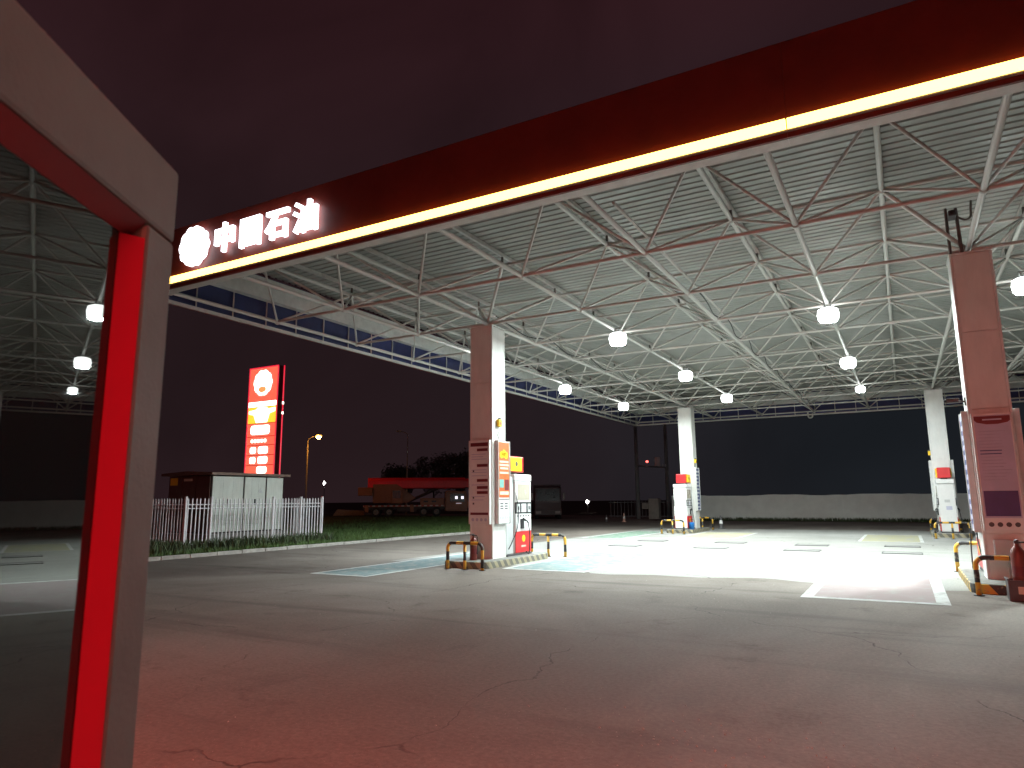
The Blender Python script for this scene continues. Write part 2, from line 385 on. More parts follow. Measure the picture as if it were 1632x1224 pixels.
def text_mesh(name, s, size, depth, mat, parent, loc, rot, offset=0.0):
    cu = bpy.data.curves.new(name, 'FONT'); cu.body = s; cu.size = size; cu.extrude = depth; cu.offset = offset
    cu.align_x = 'CENTER'; cu.align_y = 'CENTER'; cu.resolution_u = 3
    o = bpy.data.objects.new(name, cu); C.objects.link(o)
    dg = bpy.context.evaluated_depsgraph_get(); dg.update()
    me = bpy.data.meshes.new_from_object(o.evaluated_get(dg)); bpy.data.objects.remove(o)
    me.materials.clear()
    return link(name, me, mat, parent, loc, rot)
def sheet(name, pts, z, mat, parent=None):
    me = bpy.data.meshes.new(name); me.from_pydata([(x, y, z) for x, y in pts], [], [list(range(len(pts)))])
    return link(name, me, mat, parent)
def rect(x0, y0, x1, y1): return [(x0, y0), (x1, y0), (x1, y1), (x0, y1)]

# ------------------------------------------------------------------ ground
tag(sheet('ground', rect(-600, -500, 600, 700), -0.014, soil_mat), 'dark bare ground around the filling station', kind='structure')
tag(sheet('concrete_apron', [(-9.9, -60), (60, -60), (60, 38.6), (-60, 62), (-60, 55), (-22, 45), (-9.9, 16)], -0.004, apron_mat), 'cracked grey concrete forecourt', kind='structure')
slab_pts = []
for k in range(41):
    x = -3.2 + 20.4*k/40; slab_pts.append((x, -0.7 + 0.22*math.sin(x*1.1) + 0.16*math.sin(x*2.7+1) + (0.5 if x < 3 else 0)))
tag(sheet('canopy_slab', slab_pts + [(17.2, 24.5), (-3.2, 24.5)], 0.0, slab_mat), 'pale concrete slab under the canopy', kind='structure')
tag(sheet('lawn', [(-10.12, -60), (-10.12, 15.6), (-22, 44.6), (-60, 54), (-120, 60), (-120, -60)], 0.010, lawn_mat), 'dark lawn beyond the kerb', kind='structure')

def bay(name, x0, y0, x1, y1, fill, wl=0.16, label=''):
    t = sheet(name, rect(x0+wl, y0+wl, x1-wl, y1-wl), 0.004, fill)
    tag(t, label, kind='structure')
    for q in (rect(x0, y0, x1, y0+wl), rect(x0, y1-wl, x1, y1), rect(x0, y0+wl, x0+wl, y1-wl), rect(x1-wl, y0+wl, x1, y1-wl)):
        sheet('border_line', q, 0.0042, line_paint, t)
bay('painted_bay', -2.75, -3.9, -0.95, 3.4, bay_blue, 0.12, 'worn blue green painted bay beside the first island')
bay('painted_bay', 0.95, -0.9, 3.25, 5.2, bay_blue, 0.12, 'worn pale blue bay on the dispenser side of the first island')
bay('painted_bay', -2.9, 12.9, -0.95, 20.0, bay_green, 0.12, 'worn green bay beside the rear island')
bay('painted_bay', 0.95, 14.4, 3.6, 20.0, bay_yellow, 0.12, 'worn yellow bay beside the rear island')
bay('painted_bay', 8.35, -3.1, 10.62, 2.5, bay_red, 0.20, 'worn pink red bay with wide white border')
bay('painted_bay', 8.35, 14.4, 10.62, 20.0, bay_yellow, 0.12, 'worn yellow bay before the far right island')
cover_mat = M('cast_iron_cover', (0.20, 0.20, 0.19), 0.7, var=0.3, scale=9)
for k, (x, y) in enumerate([(0.8, 8.6), (0.8, 11.9), (4.0, 8.6), (4.0, 11.8), (7.0, 8.6), (7.0, 11.4), (9.9, 8.5), (9.9, 11.8)]):
    t = thing('pit_cover', 'iron pit cover in the bright slab, %s row, %s from the left' % ('front' if k % 2 == 0 else 'rear', ('first', 'second', 'third', 'fourth')[k//2]), 'cover', (x, y, 0), 0, 'tank pit covers between the islands')
    box('lid', (-0.52, -0.30, 0.001), (0.52, 0.30, 0.012), cover_mat, t, 0.004)
    boxes('rim', [((-0.56, -0.34, 0.001), (-0.525, 0.34, 0.016)), ((0.525, -0.34, 0.001), (0.56, 0.34, 0.016)), ((-0.525, -0.34, 0.001), (0.525, -0.305, 0.016)), ((-0.525, 0.305, 0.001), (0.525, 0.34, 0.016))], black, t, 0.002)

# kerb stones along the lawn
kt = thing('kerb', 'pale concrete kerb between forecourt and lawn', 'kerb', (-10.0, 0, 0)); kt['kind'] = 'structure'; del kt['category']
bm = bmesh.new(); bm_box(bm, (-0.075, -0.49, -0.05), (0.075, 0.49, 0.11), 0.015); kerb_me = finish(bm, 'kerb_stone'); kerb_me.materials.append(kerb_concrete)
for k in range(38):
    o = link('kerb_stone', kerb_me, None, kt, (random.uniform(-.006, .006), -21.5 + k*1.0, random.uniform(-.008, .004)))
    o.rotation_euler = (0, 0, random.uniform(-.006, .006))

# ------------------------------------------------------------------ canopy
cn = thing('filling_station_canopy', 'large flat filling station canopy on a white tubular space frame with lit edge', 'canopy')
XS = [-5.0, -2.5, 0, 2.93, 5.86, 8.79, 11.72, 14.22, 16.72]
YS = [-6.6, -3.3] + [3.0*k for k in range(8)] + [24.3, 27.6]
ZB, ZT = 6.79, 7.80
XT = [(a+b)/2 for a, b in zip(XS, XS[1:])]; YT = [(a+b)/2 for a, b in zip(YS, YS[1:])]
rb, rt_, rw = 0.046, 0.046, 0.030
for j, y in enumerate(YS):
    for a, b in zip(XS, XS[1:]): bar('bottom_chord', (a, y, ZB), (b, y, ZB), rb*0.85, frame_tube, cn)
for i, x in enumerate(XS):
    for a, b in zip(YS, YS[1:]): bar('bottom_chord', (x, a, ZB), (x, b, ZB), rb*1.15, frame_tube, cn)
for y in YT:
    for a, b in zip(XT, XT[1:]): bar('top_chord', (a, y, ZT), (b, y, ZT), rt_*0.85, frame_tube, cn)
for x in XT:
    for a, b in zip(YT, YT[1:]): bar('top_chord', (x, a, ZT), (x, b, ZT), rt_*1.15, frame_tube, cn)
rest = bmesh.new()
for i, x in enumerate(XT):
    for j, y in enumerate(YT):
        for di in (0, 1):
            for dj in (0, 1):
                e = (XS[i+di], YS[j+dj], ZB)
                if i < 6: bar('web_bar', (x, y, ZT), e, rw*(1.5 if e[:2] in ((0, 0), (11.72, 0), (0, 21.0), (11.72, 21.0)) else 1), frame_tube, cn, 8)
                else: tube_bm(rest, [(x, y, ZT), e], rw, 8)
o = link('web_bars_beyond', finish(rest, 'web_bars_beyond'), frame_tube, cn); o['kind'] = 'stuff'
bm = bmesh.new(); bmesh.ops.create_icosphere(bm, subdivisions=2, radius=0.085); ball = finish(bm, 'node_ball', True); ball.materials.append(frame_tube)
for x in XS:
    for y in YS: link('node_ball', ball, None, cn, (x, y, ZB))
for x in XT:
    for y in YT: link('node_ball', ball, None, cn, (x, y, ZT))
stub = unit_cyl(frame_dark, 8)
for x in XT:
    for y in YT:
        o = link('purlin_stub', stub, None, cn, (x, y, ZT+0.13)); o.scale = (0.032, 0.032, 0.20)
for x in XT: box('purlin', (x-0.035, -6.7, ZT+0.232), (x+0.035, 27.75, ZT+0.33), frame_tube, cn, 0.004)
# ribbed roof sheets, ribs run along the lit edge
ZD = ZT + 0.335
bm = bmesh.new(); prof = []
for k in range(4):
    y = k*0.25
    prof += [(y, 0.0), (y+0.13, 0.0), (y+0.155, 0.024), (y+0.225, 0.024)]
prof += [(1.0, 0.0), (1.03, 0.004)]
va = [bm.verts.new((-5.25, y, z)) for y, z in prof]; vb = [bm.verts.new((16.97, y, z)) for y, z in prof]
for k in range(len(va)-1): bm.faces.new((va[k], va[k+1], vb[k+1], vb[k]))
sheet_me = finish(bm, 'deck_sheet'); sheet_me.materials.append(deck_mat)
for k in range(35):
    link('deck_sheet', sheet_me, None, cn, (0, -6.9 + k*1.0, ZD + (0.0025 if k % 2 else 0.0)))
# lit front edge
ZF0, ZF1 = 6.66, 8.12
TILT = 0.0022                            # the edge climbs a little toward its far end
def fz(x): return (11.8-x)*TILT
def fascia(name, x0, x1, y0, y1, z0, z1, mat, parent):
    bm = bmesh.new()
    P = [(x, y, z+fz(x)) for x in (x0, x1) for y in (y0, y1) for z in (z0, z1)]
    v = [bm.verts.new(p) for p in P]
    for f in ((0, 1, 3, 2), (4, 6, 7, 5), (0, 4, 5, 1), (2, 3, 7, 6), (0, 2, 6, 4), (1, 5, 7, 3)): bm.faces.new([v[i] for i in f])
    bmesh.ops.recalc_face_normals(bm, faces=bm.faces)
    return link(name, finish(bm, name), mat, parent)
for x0, x1 in ((-5.38, 9.1455), (9.148, 17.15)):
    fascia('fascia_panel', x0, x1, -6.98, -6.93, ZF0, ZF1, red_paint, cn)
    fascia('soffit_lip', x0, x1, -6.925, -6.70, ZF0, ZF0+0.03, gutter_mat, cn)
    fascia('led_housing', x0, x1, -7.035, -6.983, 6.735, 6.757, grey_panel, cn)
    fascia('led_strip', x0+0.01, x1-0.01, -7.045, -6.983, 6.760, 6.915, strip_em, cn)
# side and rear edges, seen from inside
def edge(a, b, inward, name_seed):
    a = Vector(a); b = Vector(b); d = (b-a).normalized(); n = Vector(inward); L = (b-a).length
    t0 = a
    def slab(name, lo, hi, z0, z1, mat):
        bm = bmesh.new()
        q = [a + d*s + n*o for s, o in ((0, lo), (L, lo), (L, hi), (0, hi))]
        lo_ = [bm.verts.new((p.x, p.y, z0)) for p in q]; hi_ = [bm.verts.new((p.x, p.y, z1)) for p in q]
        bm.faces.new(lo_); bm.faces.new(hi_)
        for k in range(4): bm.faces.new((lo_[k], lo_[(k+1) % 4], hi_[(k+1) % 4], hi_[k]))
        bmesh.ops.recalc_face_normals(bm, faces=bm.faces)
        return link(name, finish(bm, name), mat, cn)
    slab('fascia_panel', 0.0, 0.05, 6.60, 8.12, red_paint)
    slab('fascia_lining', 0.053, 0.062, 6.70, 8.10, blue_back)
    slab('gutter', 0.13, 0.36, 7.36, 7.96, gutter_mat)
    slab('fascia_rail', 0.07, 0.14, 6.60, 6.68, frame_tube)
    m = int(L/1.12)
    for k in range(m+1):
        p = a + d*(0.1+k*(L-0.2)/m) + n*0.10
        bar('fascia_stud', (p.x, p.y, 6.68), (p.x, p.y, 7.40), 0.021, frame_tube, cn, 6)
edge((-5.38, -6.92, 0), (-5.38, 28.0, 0), (1, 0, 0), 0)
edge((17.15, -6.92, 0), (17.15, 28.0, 0), (-1, 0, 0), 1)
edge((-5.32, 28.06, 0), (17.1, 28.06, 0), (0, -1, 0), 2)
# cables clipped along the frame
for x0, y0, y1, z in ((0.16, 0.2, 20.8, 7.05), (-2.32, 0.2, 17.0, 7.0), (5.98, 0.5, 26.5, 6.98)):
    pts = []
    m = int((y1-y0)/3)
    for k in range(m*8+1):
        y = y0 + (y1-y0)*k/(m*8); s = abs(math.sin(math.pi*k/8))
        pts.append((x0 + 0.05*math.sin(k*0.9), y, z - 0.20*s))
    tube('cable', pts, 0.016, black, cn, 6)
bar('conduit', (6.02, -5.5, 7.0), (6.02, 27.3, 7.0), 0.03, frame_tube, cn, 8)
tube('drain_pipe', smooth_path([(5.54, 27.6, 6.78), (5.54, 27.6, 6.55), (5.60, 27.55, 6.42), (5.75, 27.5, 6.42), (5.80, 27.5, 6.52), (5.80, 27.5, 6.66)], 5), 0.045, frame_tube, cn, 8)

# lit sign on the canopy edge
sg = thing('illuminated_sign', 'glowing white scalloped emblem and four glowing Chinese characters on the canopy edge', 'sign', (-1.7, -7.03, 7.45))
RX = (R(90), 0, 0)
def zs(x): return fz(x)
prism('emblem', scallop(0.47, 10, 0.09), -0.02, 0.10, sign_em, sg, (-1.85, 0, 0.08), RX)
prism('emblem_back', scallop(0.43, 10, 0.09), -0.045, -0.022, dark_grey, sg, (-1.85, 0, 0.08), RX)
for ch, xc, zc in (('中', -2.52, 7.49), ('国', -1.68, 7.46), ('石', -0.85, 7.46), ('油', -0.03, 7.44)):
    text_mesh('character', ch, 0.70, 0.04, sign_em, sg, (xc+1.7, -0.03, zc-7.45), RX, 0.018)

# ------------------------------------------------------------------ floodlights under the frame
def floodlight(x, y, label, em, z=6.66, size=1.2):
    t = thing('canopy_floodlight', label, 'light', (x, y, z), 0, 'floodlights under the canopy'); t.scale = (size,)*3
    lathe('housing', [(0.0, 0.03), (0.08, 0.03), (0.10, 0.0), (0.12, -0.017), (0.0, -0.017)], grey_panel, t, seg=16)
    boxes('cooling_fins', [((-0.075+k*0.05, -0.07, 0.031), (-0.065+k*0.05, 0.07, 0.075)) for k in range(4)], grey_panel, t, 0.002)
    bar('bracket', (-0.06, 0, 0.0), (-0.06, 0, 0.12), 0.012, frame_dark, t, 6); bar('bracket', (0.06, 0, 0.0), (0.06, 0, 0.12), 0.012, frame_dark, t, 6)
    bar('bracket_bar', (-0.09, 0, 0.12), (0.09, 0, 0.12), 0.012, frame_dark, t, 6)
    lathe('diffuser_drum', [(0.0, -0.02), (0.15, -0.018), (0.205, -0.05), (0.222, -0.15), (0.205, -0.265), (0.176, -0.295), (0.0, -0.295)], skirt_em, t, seg=24)
    lathe('lens', [(0.0, -0.299), (0.165, -0.299), (0.165, -0.302), (0, -0.303)], em, t, seg=16, smooth=False)
    return t
for x, y, em, lab in (
    (3.05, 2.50, lens_front, 'large glaring floodlight under the canopy to the right of the first column top'),
    (3.08, 9.80, lens_em, 'glaring floodlight in the middle row, second behind the large one'),
    (3.10, 16.95, lens_em, 'glaring floodlight just right of the far left column top'),
    (8.79, 2.80, lens_front, 'bluish floodlight highest under the canopy, left of the near right column'),
    (8.79, 10.30, lens_em, 'greenish white floodlight below the bluish one, left of the near right column'),
    (8.82, 17.70, lens_dim, 'smallest dim floodlight at the far end of the right row'),
    (-2.37, 10.35, lens_em_warm, 'floodlight near the canopy side edge just right of the first column'),
    (-2.15, 17.0, lens_em, 'floodlight near the canopy side edge left of the far left column'),
    (-2.05, 3.05, lens_em_warm, 'floodlight hidden behind the top of the first column'),
    (12.95, 2.35, lens_front, 'floodlight cut by the picture edge right of the near right column')):
    floodlight(x, y, lab, em, size=0.9 if em is lens_dim else 1.2)

# ------------------------------------------------------------------ columns, islands, dispensers
def column(x, y, label):
    t = thing('canopy_column', label, 'column', (x, y, 0), 0, 'columns carrying the canopy')
    h = 0.36
    box('steel_core', (-h+0.03, -h+0.03, 0.15), (h-0.03, h-0.03, 6.62), white_metal, t, 0.0)
    for z0, z1 in ((0.17, 1.02), (1.03, 3.42), (3.43, 4.98), (4.99, 6.60)):
        for sx, sy in ((1, 0), (-1, 0), (0, 1), (0, -1)):
            if sx: lo, hi = (min(sx*(h-0.028), sx*h), -h+0.05, z0), (max(sx*(h-0.028), sx*h), h-0.05, z1)
            else: lo, hi = (-h+0.05, min(sy*(h-0.028), sy*h), z0), (h-0.05, max(sy*(h-0.028), sy*h), z1)
            box('cladding_panel', lo, hi, white_metal, t, 0.006)
    for sx in (-1, 1):
        for sy in (-1, 1): box('corner_trim', (sx*(h-0.022)-0.024, sy*(h-0.022)-0.024, 0.16), (sx*(h-0.022)+0.024, sy*(h-0.022)+0.024, 6.615), white_metal, t, 0.008)
    box('cap_plate', (-h-0.02, -h-0.02, 6.62), (h+0.02, h+0.02, 6.65), white_metal, t, 0.005)
    lathe('bearing', [(0.16, 6.651), (0.16, 6.68), (0.10, 6.69), (0.09, 6.72)], frame_dark, t, seg=14)
    return t
c1 = column(0, 0, 'white clad canopy column with notice boards beside the first dispenser')
c2 = column(11.72, 0, 'near right canopy column, pinkish lit, with a tall blue and white notice')
c3 = column(0, 21, 'far left canopy column standing behind a white dispenser')
c4 = column(11.72, 21, 'far right canopy column glowing white behind its dispenser')

def island(x, y, flip, label, stripe):
    t = thing('pump_island', label, 'island', (x, y, 0), math.pi if flip else 0, 'raised pump islands')
    pts = []
    for cx, cy, a0 in ((0.42, 2.22, 0), (-0.42, 2.22, 90), (-0.42, -0.98, 180), (0.42, -0.98, 270)):
        for k in range(6): pts.append((cx+0.28*math.cos(R(a0+18*k)), cy+0.28*math.sin(R(a0+18*k))))
    prism('top', [(px*0.97, 0.62+(py-0.62)*0.99) for px, py in pts], 0.10, 0.172, plinth_concrete, t)
    bm = bmesh.new(); uvl = bm.loops.layers.uv.verify(); n = len(pts); L = 0
    lo = [bm.verts.new((px, py, 0)) for px, py in pts]; hi = [bm.verts.new((px, py, 0.16)) for px, py in pts]
    inn = [bm.verts.new((px*0.96, 0.62+(py-0.62)*0.985, 0.168)) for px, py in pts]
    for k in range(n):
        q = (k+1) % n; d = (lo[q].co-lo[k].co).length
        f = bm.faces.new((lo[k], lo[q], hi[q], hi[k]))
        for lp, uv in zip(f.loops, ((L, 0), (L+d, 0), (L+d, .16), (L, .16))): lp[uvl].uv = uv
        f = bm.faces.new((hi[k], hi[q], inn[q], inn[k]))
        for lp, uv in zip(f.loops, ((L, .16), (L+d, .16), (L+d, .18), (L, .18))): lp[uvl].uv = uv
        L += d
    link('striped_edge', finish(bm, 'striped_edge'), stripe, t)
    return t
island(0, 0, False, 'pump island with faded stripes carrying the first column and dispenser', island_stripe)
island(11.72, 0, False, 'pump island with bold yellow and black stripes under the near right column', island_stripe_new)
island(0, 21, True, 'far left pump island with worn yellow black edge', island_stripe)
island(11.72, 21, True, 'far right pump island seen end on', island_stripe)

def dispenser(x, y, flip, label):
    t = thing('fuel_dispenser', label, 'dispenser', (x, y, 0.172), math.pi if flip else 0, 'fuel dispensers on the islands')
    box('base', (-0.33, -0.72, 0), (0.33, 0.72, 0.05), dark_grey, t, 0.006)
    box('hose_pillar', (-0.27, -0.68, 0.052), (0.27, -0.26, 2.22), grey_panel, t, 0.02)
    bd = box('cabinet', (-0.31, -0.255, 0.052), (0.31, 0.70, 2.10), white_plastic, t, 0.02)
    box('head', (-0.345, -0.29, 2.105), (0.345, 0.735, 2.30), white_plastic, t, 0.03)
    for s in (1, -1):
        def plate(name, y0, y1, z0, z1, d0, d1, mat, par=t, bev=0.006):
            lo = (min(s*d0, s*d1), y0, z0); hi = (max(s*d0, s*d1), y1, z1); return box(name, lo, hi, mat, par, bev)
        plate('red_door', -0.245, 0.69, 0.07, 0.66, 0.312, 0.334, red_panel)
        plate('nozzle_panel', -0.245, 0.69, 0.672, 1.16, 0.312, 0.340, white_plastic)
        kp = plate('control_panel', -0.245, 0.69, 1.172, 1.49, 0.312, 0.346, black)
        for y0, y1, m in ((-0.20, -0.02, grey_panel), (0.08, 0.36, white_plastic), (0.46, 0.64, grey_panel)):
            plate('keypad', y0, y1, 1.21, 1.45, 0.347, 0.356, m, kp)
            plate('keypad_window', y0+0.04, y1-0.04, 1.28, 1.38, 0.357, 0.360, dark_grey if m is grey_panel else pale_blue_print, kp, 0.001)
        sf = plate('screen_frame', -0.245, 0.69, 1.502, 2.09, 0.312, 0.338, white_plastic)
        plate('screen', -0.13, 0.60, 1.56, 2.02, 0.3385, 0.345, screen_mat, sf, 0.002)
        prism('emblem', scallop(0.10, 10, 0.08, 60), 0, 0.006, yellow_panel, t, (s*0.3345, 0.22, 0.46), (R(90), 0, R(90)*s))
        plate('lettering_bar', 0.08, 0.36, 0.22, 0.27, 0.3345, 0.338, cream_print, t, 0.001)
        for k in range(5): plate('nozzle_number', -0.15+k*0.16, -0.07+k*0.16, 1.08, 1.13, 0.3405, 0.343, dark_grey, t, 0.001)
        # nozzle in its boot and the hose
        plate('nozzle_boot', 0.02, 0.20, 0.74, 1.02, 0.3405, 0.375, black, t, 0.01)
        nz = tube('nozzle', smooth_path([(s*0.385, 0.10, 1.04), (s*0.43, 0.13, 0.99), (s*0.44, 0.24, 0.96), (s*0.43, 0.34, 0.90)], 5), [0.03]*8+[0.022]*8, black, t, 8)
        tube('hose', smooth_path([(s*0.43, 0.34, 0.90), (s*0.46, 0.36, 0.6), (s*0.48, 0.30, 0.14), (s*0.47, 0.26, 0.03), (s*0.40, 0.23, 0.10)], 6), 0.014, black, t, 8)
        tube('hose', smooth_path([(s*0.25, -0.22, 2.12), (s*0.33, -0.22, 1.75), (s*0.36, -0.14, 1.30), (s*0.38, -0.22, 0.80), (s*0.36, -0.50, 0.40), (s*0.31, -0.62, 0.20)], 6), 0.014, black, t, 8)
    bx = box('sign_box', (-0.25, -0.62, 2.36), (0.25, 0.42, 2.82), red_panel, t, 0.02)
    box('sign_foot', (-0.12, -0.40, 2.302), (0.12, 0.20, 2.358), dark_grey, t, 0.004)
    for s in (1, -1):
        yp = box('yellow_plate', (min(s*0.252, s*0.30), -0.42, 2.39), (max(s*0.252, s*0.30), 0.22, 2.79), yellow_panel, bx, 0.01)
        prism('emblem', scallop(0.075, 10, 0.08, 60), 0, 0.005, dark_grey, bx, (s*0.3005, -0.10, 2.60), (R(90), 0, R(90)*s))
    box('end_mark', (-0.10, 0.7005, 1.30), (0.10, 0.7035, 1.42), grey_panel, t, 0.001)
    box('end_notice', (-0.16, 0.7005, 0.98), (0.06, 0.7035, 1.14), pale_blue_print, t, 0.001)
    return t
dispenser(0.02, 1.18, False, 'white and red fuel dispenser with yellow topped sign behind the first column')
dispenser(11.74, 1.18, False, 'fuel dispenser mostly hidden behind the near right column')
dispenser(0.0, 19.75, True, 'white fuel dispenser in front of the far left column')
dispenser(11.72, 19.75, True, 'white fuel dispenser seen end on before the far right column')

# crash hoops
def hoop(x, y, wd, label, rz=0.0, h=0.66):
    t = thing('crash_hoop', label, 'barrier', (x, y, 0), rz, 'yellow and black crash hoops')
    pts = [(-wd/2, 0, 0.012), (-wd/2, 0, h-0.14)]
    for k in range(1, 6): a = R(180-18*k); pts.append((-wd/2+0.14+0.14*math.cos(a), 0, h-0.14+0.14*math.sin(a)))
    m = 14
    for k in range(1, m): pts.append((-wd/2+0.14+(wd-0.28)*k/m, 0, h))
    for k in range(0, 6): a = R(90-18*k); pts.append((wd/2-0.14+0.14*math.cos(a), 0, h-0.14+0.14*math.sin(a)))
    pts.append((wd/2, 0, 0.012))
    tube('hoop_tube', pts, 0.043, hoop_paint, t, 12)
    tube('middle_leg', [(0, 0, 0.012), (0, 0, 0.2), (0, 0, h-0.03)], 0.040, hoop_paint, t, 12)
    for px in (-wd/2, 0, wd/2): lathe('foot_plate', [(0, 0.0), (0.085, 0.0), (0.085, 0.012), (0, 0.0125)], black, t, (px, 0, 0), 12)
for x, y, wd, lab in ((0.25, -1.55, 1.05, 'rusty black yellow crash hoop in front of the first column'),
    (0.38, 2.95, 1.15, 'black yellow crash hoop behind the first dispenser'),
    (11.72, -1.55, 1.22, 'bold yellow black crash hoop in front of the near right column'),
    (11.66, 2.85, 1.22, 'yellow black crash hoop half hidden behind the near right column'),
    (-0.06, 17.7, 1.12, 'crash hoop in front of the far left dispenser'),
    (0.15, 22.75, 1.12, 'crash hoop behind the far left column'),
    (11.72, 17.4, 1.22, 'crash hoop in front of the far right dispenser'),
    (11.72, 22.9, 1.22, 'crash hoop behind the far right column')):
    hoop(x, y, wd, lab)

# notice boards (local: face toward -Y, origin at bottom centre of the back)
def board(x, y, rz, label, style, w=0.62, z0=1.10, z1=3.36):
    t = thing('notice_board', label, 'notice board', (x, y, z0), rz, 'notice boards on the columns'); H = z1-z0
    box('backing', (-w/2, -0.100, 0), (w/2, -0.002, H), white_plastic, t, 0.004)
    for s in (-1, 1): box('side_profile', (s*(w/2+0.013)-0.012, -0.116, -0.01), (s*(w/2+0.013)+0.012, -0.001, H+0.01), gutter_mat, t, 0.004)
    def pr(name, x0, x1, a, b, mat, d=0): return box(name, (x0, -0.1035-d, a), (x1, -0.1005-d, b), mat, t, 0.0008)
    if style == 'rules':
        pr('heading', -w*.46, w*.46, H*.93, H*.975, maroon_print)
        for f in (0.87, 0.68, 0.50, 0.415, 0.355): pr('text_bar', -w*.12, w*.44, H*f, H*(f+.035), maroon_print)
        for f in (0.62, 0.30, 0.23): pr('bullet', -w*.34, -w*.26, H*f, H*(f+.022), dark_grey)
        for f in (0.83, 0.80, 0.77, 0.64, 0.61, 0.57, 0.46, 0.32, 0.28): pr('text_line', -w*.40, w*random.uniform(.2, .42), H*f, H*(f+.009), pale_blue_print)
        pr('footer', -w*.46, w*.46, H*.105, H*.135, maroon_print)
        for k in range(4): prism('footer_icon', scallop(0.045, 8, 0.05, 24), 0, 0.003, pale_blue_print, t, (-w*.33+k*w*.22, -0.1005, H*.05), (R(90), 0, 0))
    elif style == 'orange':
        pr('poster', -w*.47, w*.47, H*.31, H*.985, orange_print)
        for k in range(3): prism('gold_motif', scallop(0.11, 7, 0.2, 42), 0.0, 0.003, yellow_panel, t, (-w*.22+k*w*.2, -0.1042, H*(.83+.02*(k % 2))), (R(90), 0, 0))
        for f, hw in ((0.735, .40), (0.695, .42), (0.655, .36), (0.60, .40)): pr('slogan', -w*hw, w*hw, H*f, H*(f+.022), cream_print, 0.0035)
        for f0, f1, x0, x1, m in ((.43, .53, -.42, -.04, teal_print), (.40, .53, .06, .42, maroon_print), (.345, .385, -.40, .40, cream_print)): pr('picture', w*x0, w*x1, H*f0, H*f1, m, 0.0035)
        pr('heading', -w*.46, w*.46, H*.285, H*.297, dark_grey)
        for k in range(2):
            for q in range(3): pr('text_line', w*(-.35+.4*k), w*(-.08+.4*k), H*(.17+.03*q), H*(.185+.03*q), dark_grey)
        for k in range(4): prism('footer_icon', scallop(0.045, 8, 0.05, 24), 0, 0.003, pale_blue_print, t, (-w*.33+k*w*.22, -0.1005, H*.07), (R(90), 0, 0))
    elif style == 'blue':
        pr('sheet', -w*.47, w*.47, H*.10, H*.985, pale_blue_print)
        prism('arched_heading', [(-w*.47, 0), (-w*.40, -.05), (-w*.15, -.09), (w*.15, -.09), (w*.40, -.06), (w*.47, -.02), (w*.47, .07), (-w*.47, .07)], 0, 0.003, maroon_print, t, (0, -0.1038, H*.945), (R(90), 0, 0))
        pr('blue_block', -w*.44, w*.44, H*.115, H*.33, navy_print, 0.0035)
        pr('text_line', -w*.25, w*.25, H*.94, H*.952, pale_blue_print, 0.0075)
        for k in range(16): pr('text_line', -w*.40, w*random.uniform(.15, .40), H*(.84-.028*k), H*(.848-.028*k), navy_print if k in (6, 7) else M('faint_print', (0.37, 0.38, 0.49), 0.45), 0.0035)
        for k in range(4): prism('footer_icon', scallop(0.045, 8, 0.05, 24), 0, 0.003, dark_grey, t, (-w*.33+k*w*.22, -0.1005, H*.045), (R(90), 0, 0))
    else:
        pr('sheet', -w*.47, w*.47, H*.02, H*.98, navy_print if style == 'dark' else pale_blue_print)
        for k in range(11): pr('picture', -w*.38, w*random.uniform(.1, .38), H*(.06+.083*k), H*(.10+.083*k), white_plastic if style == 'dark' else navy_print, 0.0035)
    return t
board(0, -0.362, 0, 'white notice board with maroon headings on the front of the first column', 'rules')
board(0.362, 0.10, R(90), 'orange poster board on the dispenser side of the first column', 'orange', 0.60)
board(11.72, -0.362, 0, 'large white and blue notice with arched heading on the near right column', 'blue', 0.62, 1.10, 3.32)
board(11.358, 0.05, R(-90), 'narrow printed board on the shaded side of the near right column', 'light', 0.60, 1.05, 3.40)
board(12.082, 0.05, R(90), 'printed board on the outer side of the near right column', 'light', 0.60, 1.05, 3.40)
board(0.362, 21.0, R(90), 'dark navy notice board on the side of the far left column', 'dark', 0.62)
board(11.358, 21.0, R(-90), 'white board on the inner side of the far right column', 'light', 0.62)
board(12.082, 21.0, R(90), 'white board on the outer side of the far right column', 'light', 0.62)

def alarm(x, y, z, rz, label):
    t = thing('alarm_box', label, 'alarm', (x, y, z), rz, 'yellow alarm boxes on the columns')
    box('case', (-0.085, -0.10, -0.10), (0.085, -0.002, 0.10), yellow_panel, t, 0.02)
    lathe('sounder', [(0.0, 0.0), (0.045, 0.0), (0.045, 0.04), (0.02, 0.055), (0, 0.055)], dark_grey, t, (0.02, -0.05, 0.10), 12)
    box('cover_label', (-0.05, -0.1035, -0.05), (0.05, -0.1005, 0.03), orange_print, t, 0.001)
    tube('wire', smooth_path([(0.02, -0.03, -0.10), (0.05, -0.02, -0.22), (-0.02, -0.015, -0.33), (0.05, -0.015, -0.44)], 5), 0.008, black, t, 6)
alarm(0.362, -0.06, 3.86, R(90), 'yellow alarm box with dangling wire on the first column')
alarm(0.362, 20.9, 3.72, R(90), 'yellow alarm box above the navy board on the far left column')
alarm(11.358, 20.95, 3.72, R(-90), 'alarm box on the inner side of the far right column')
def cctv(x, y, z, rz, label):
    t = thing('security_camera', label, 'camera', (x, y, z), rz, 'security cameras on the near right column')
    box('wall_plate', (-0.06, -0.02, -0.08), (0.06, -0.001, 0.08), dark_grey, t, 0.004)
    bar('arm', (0, -0.02, 0), (0, -0.16, 0.03), 0.018, dark_grey, t, 8)
    box('body', (-0.05, -0.34, -0.02), (0.05, -0.10, 0.08), dark_grey, t, 0.02)
    lathe('lens', [(0.035, 0), (0.04, 0.03), (0.0, 0.03)], black, t, (0, -0.34, 0.03), 12, (R(90), 0, 0))
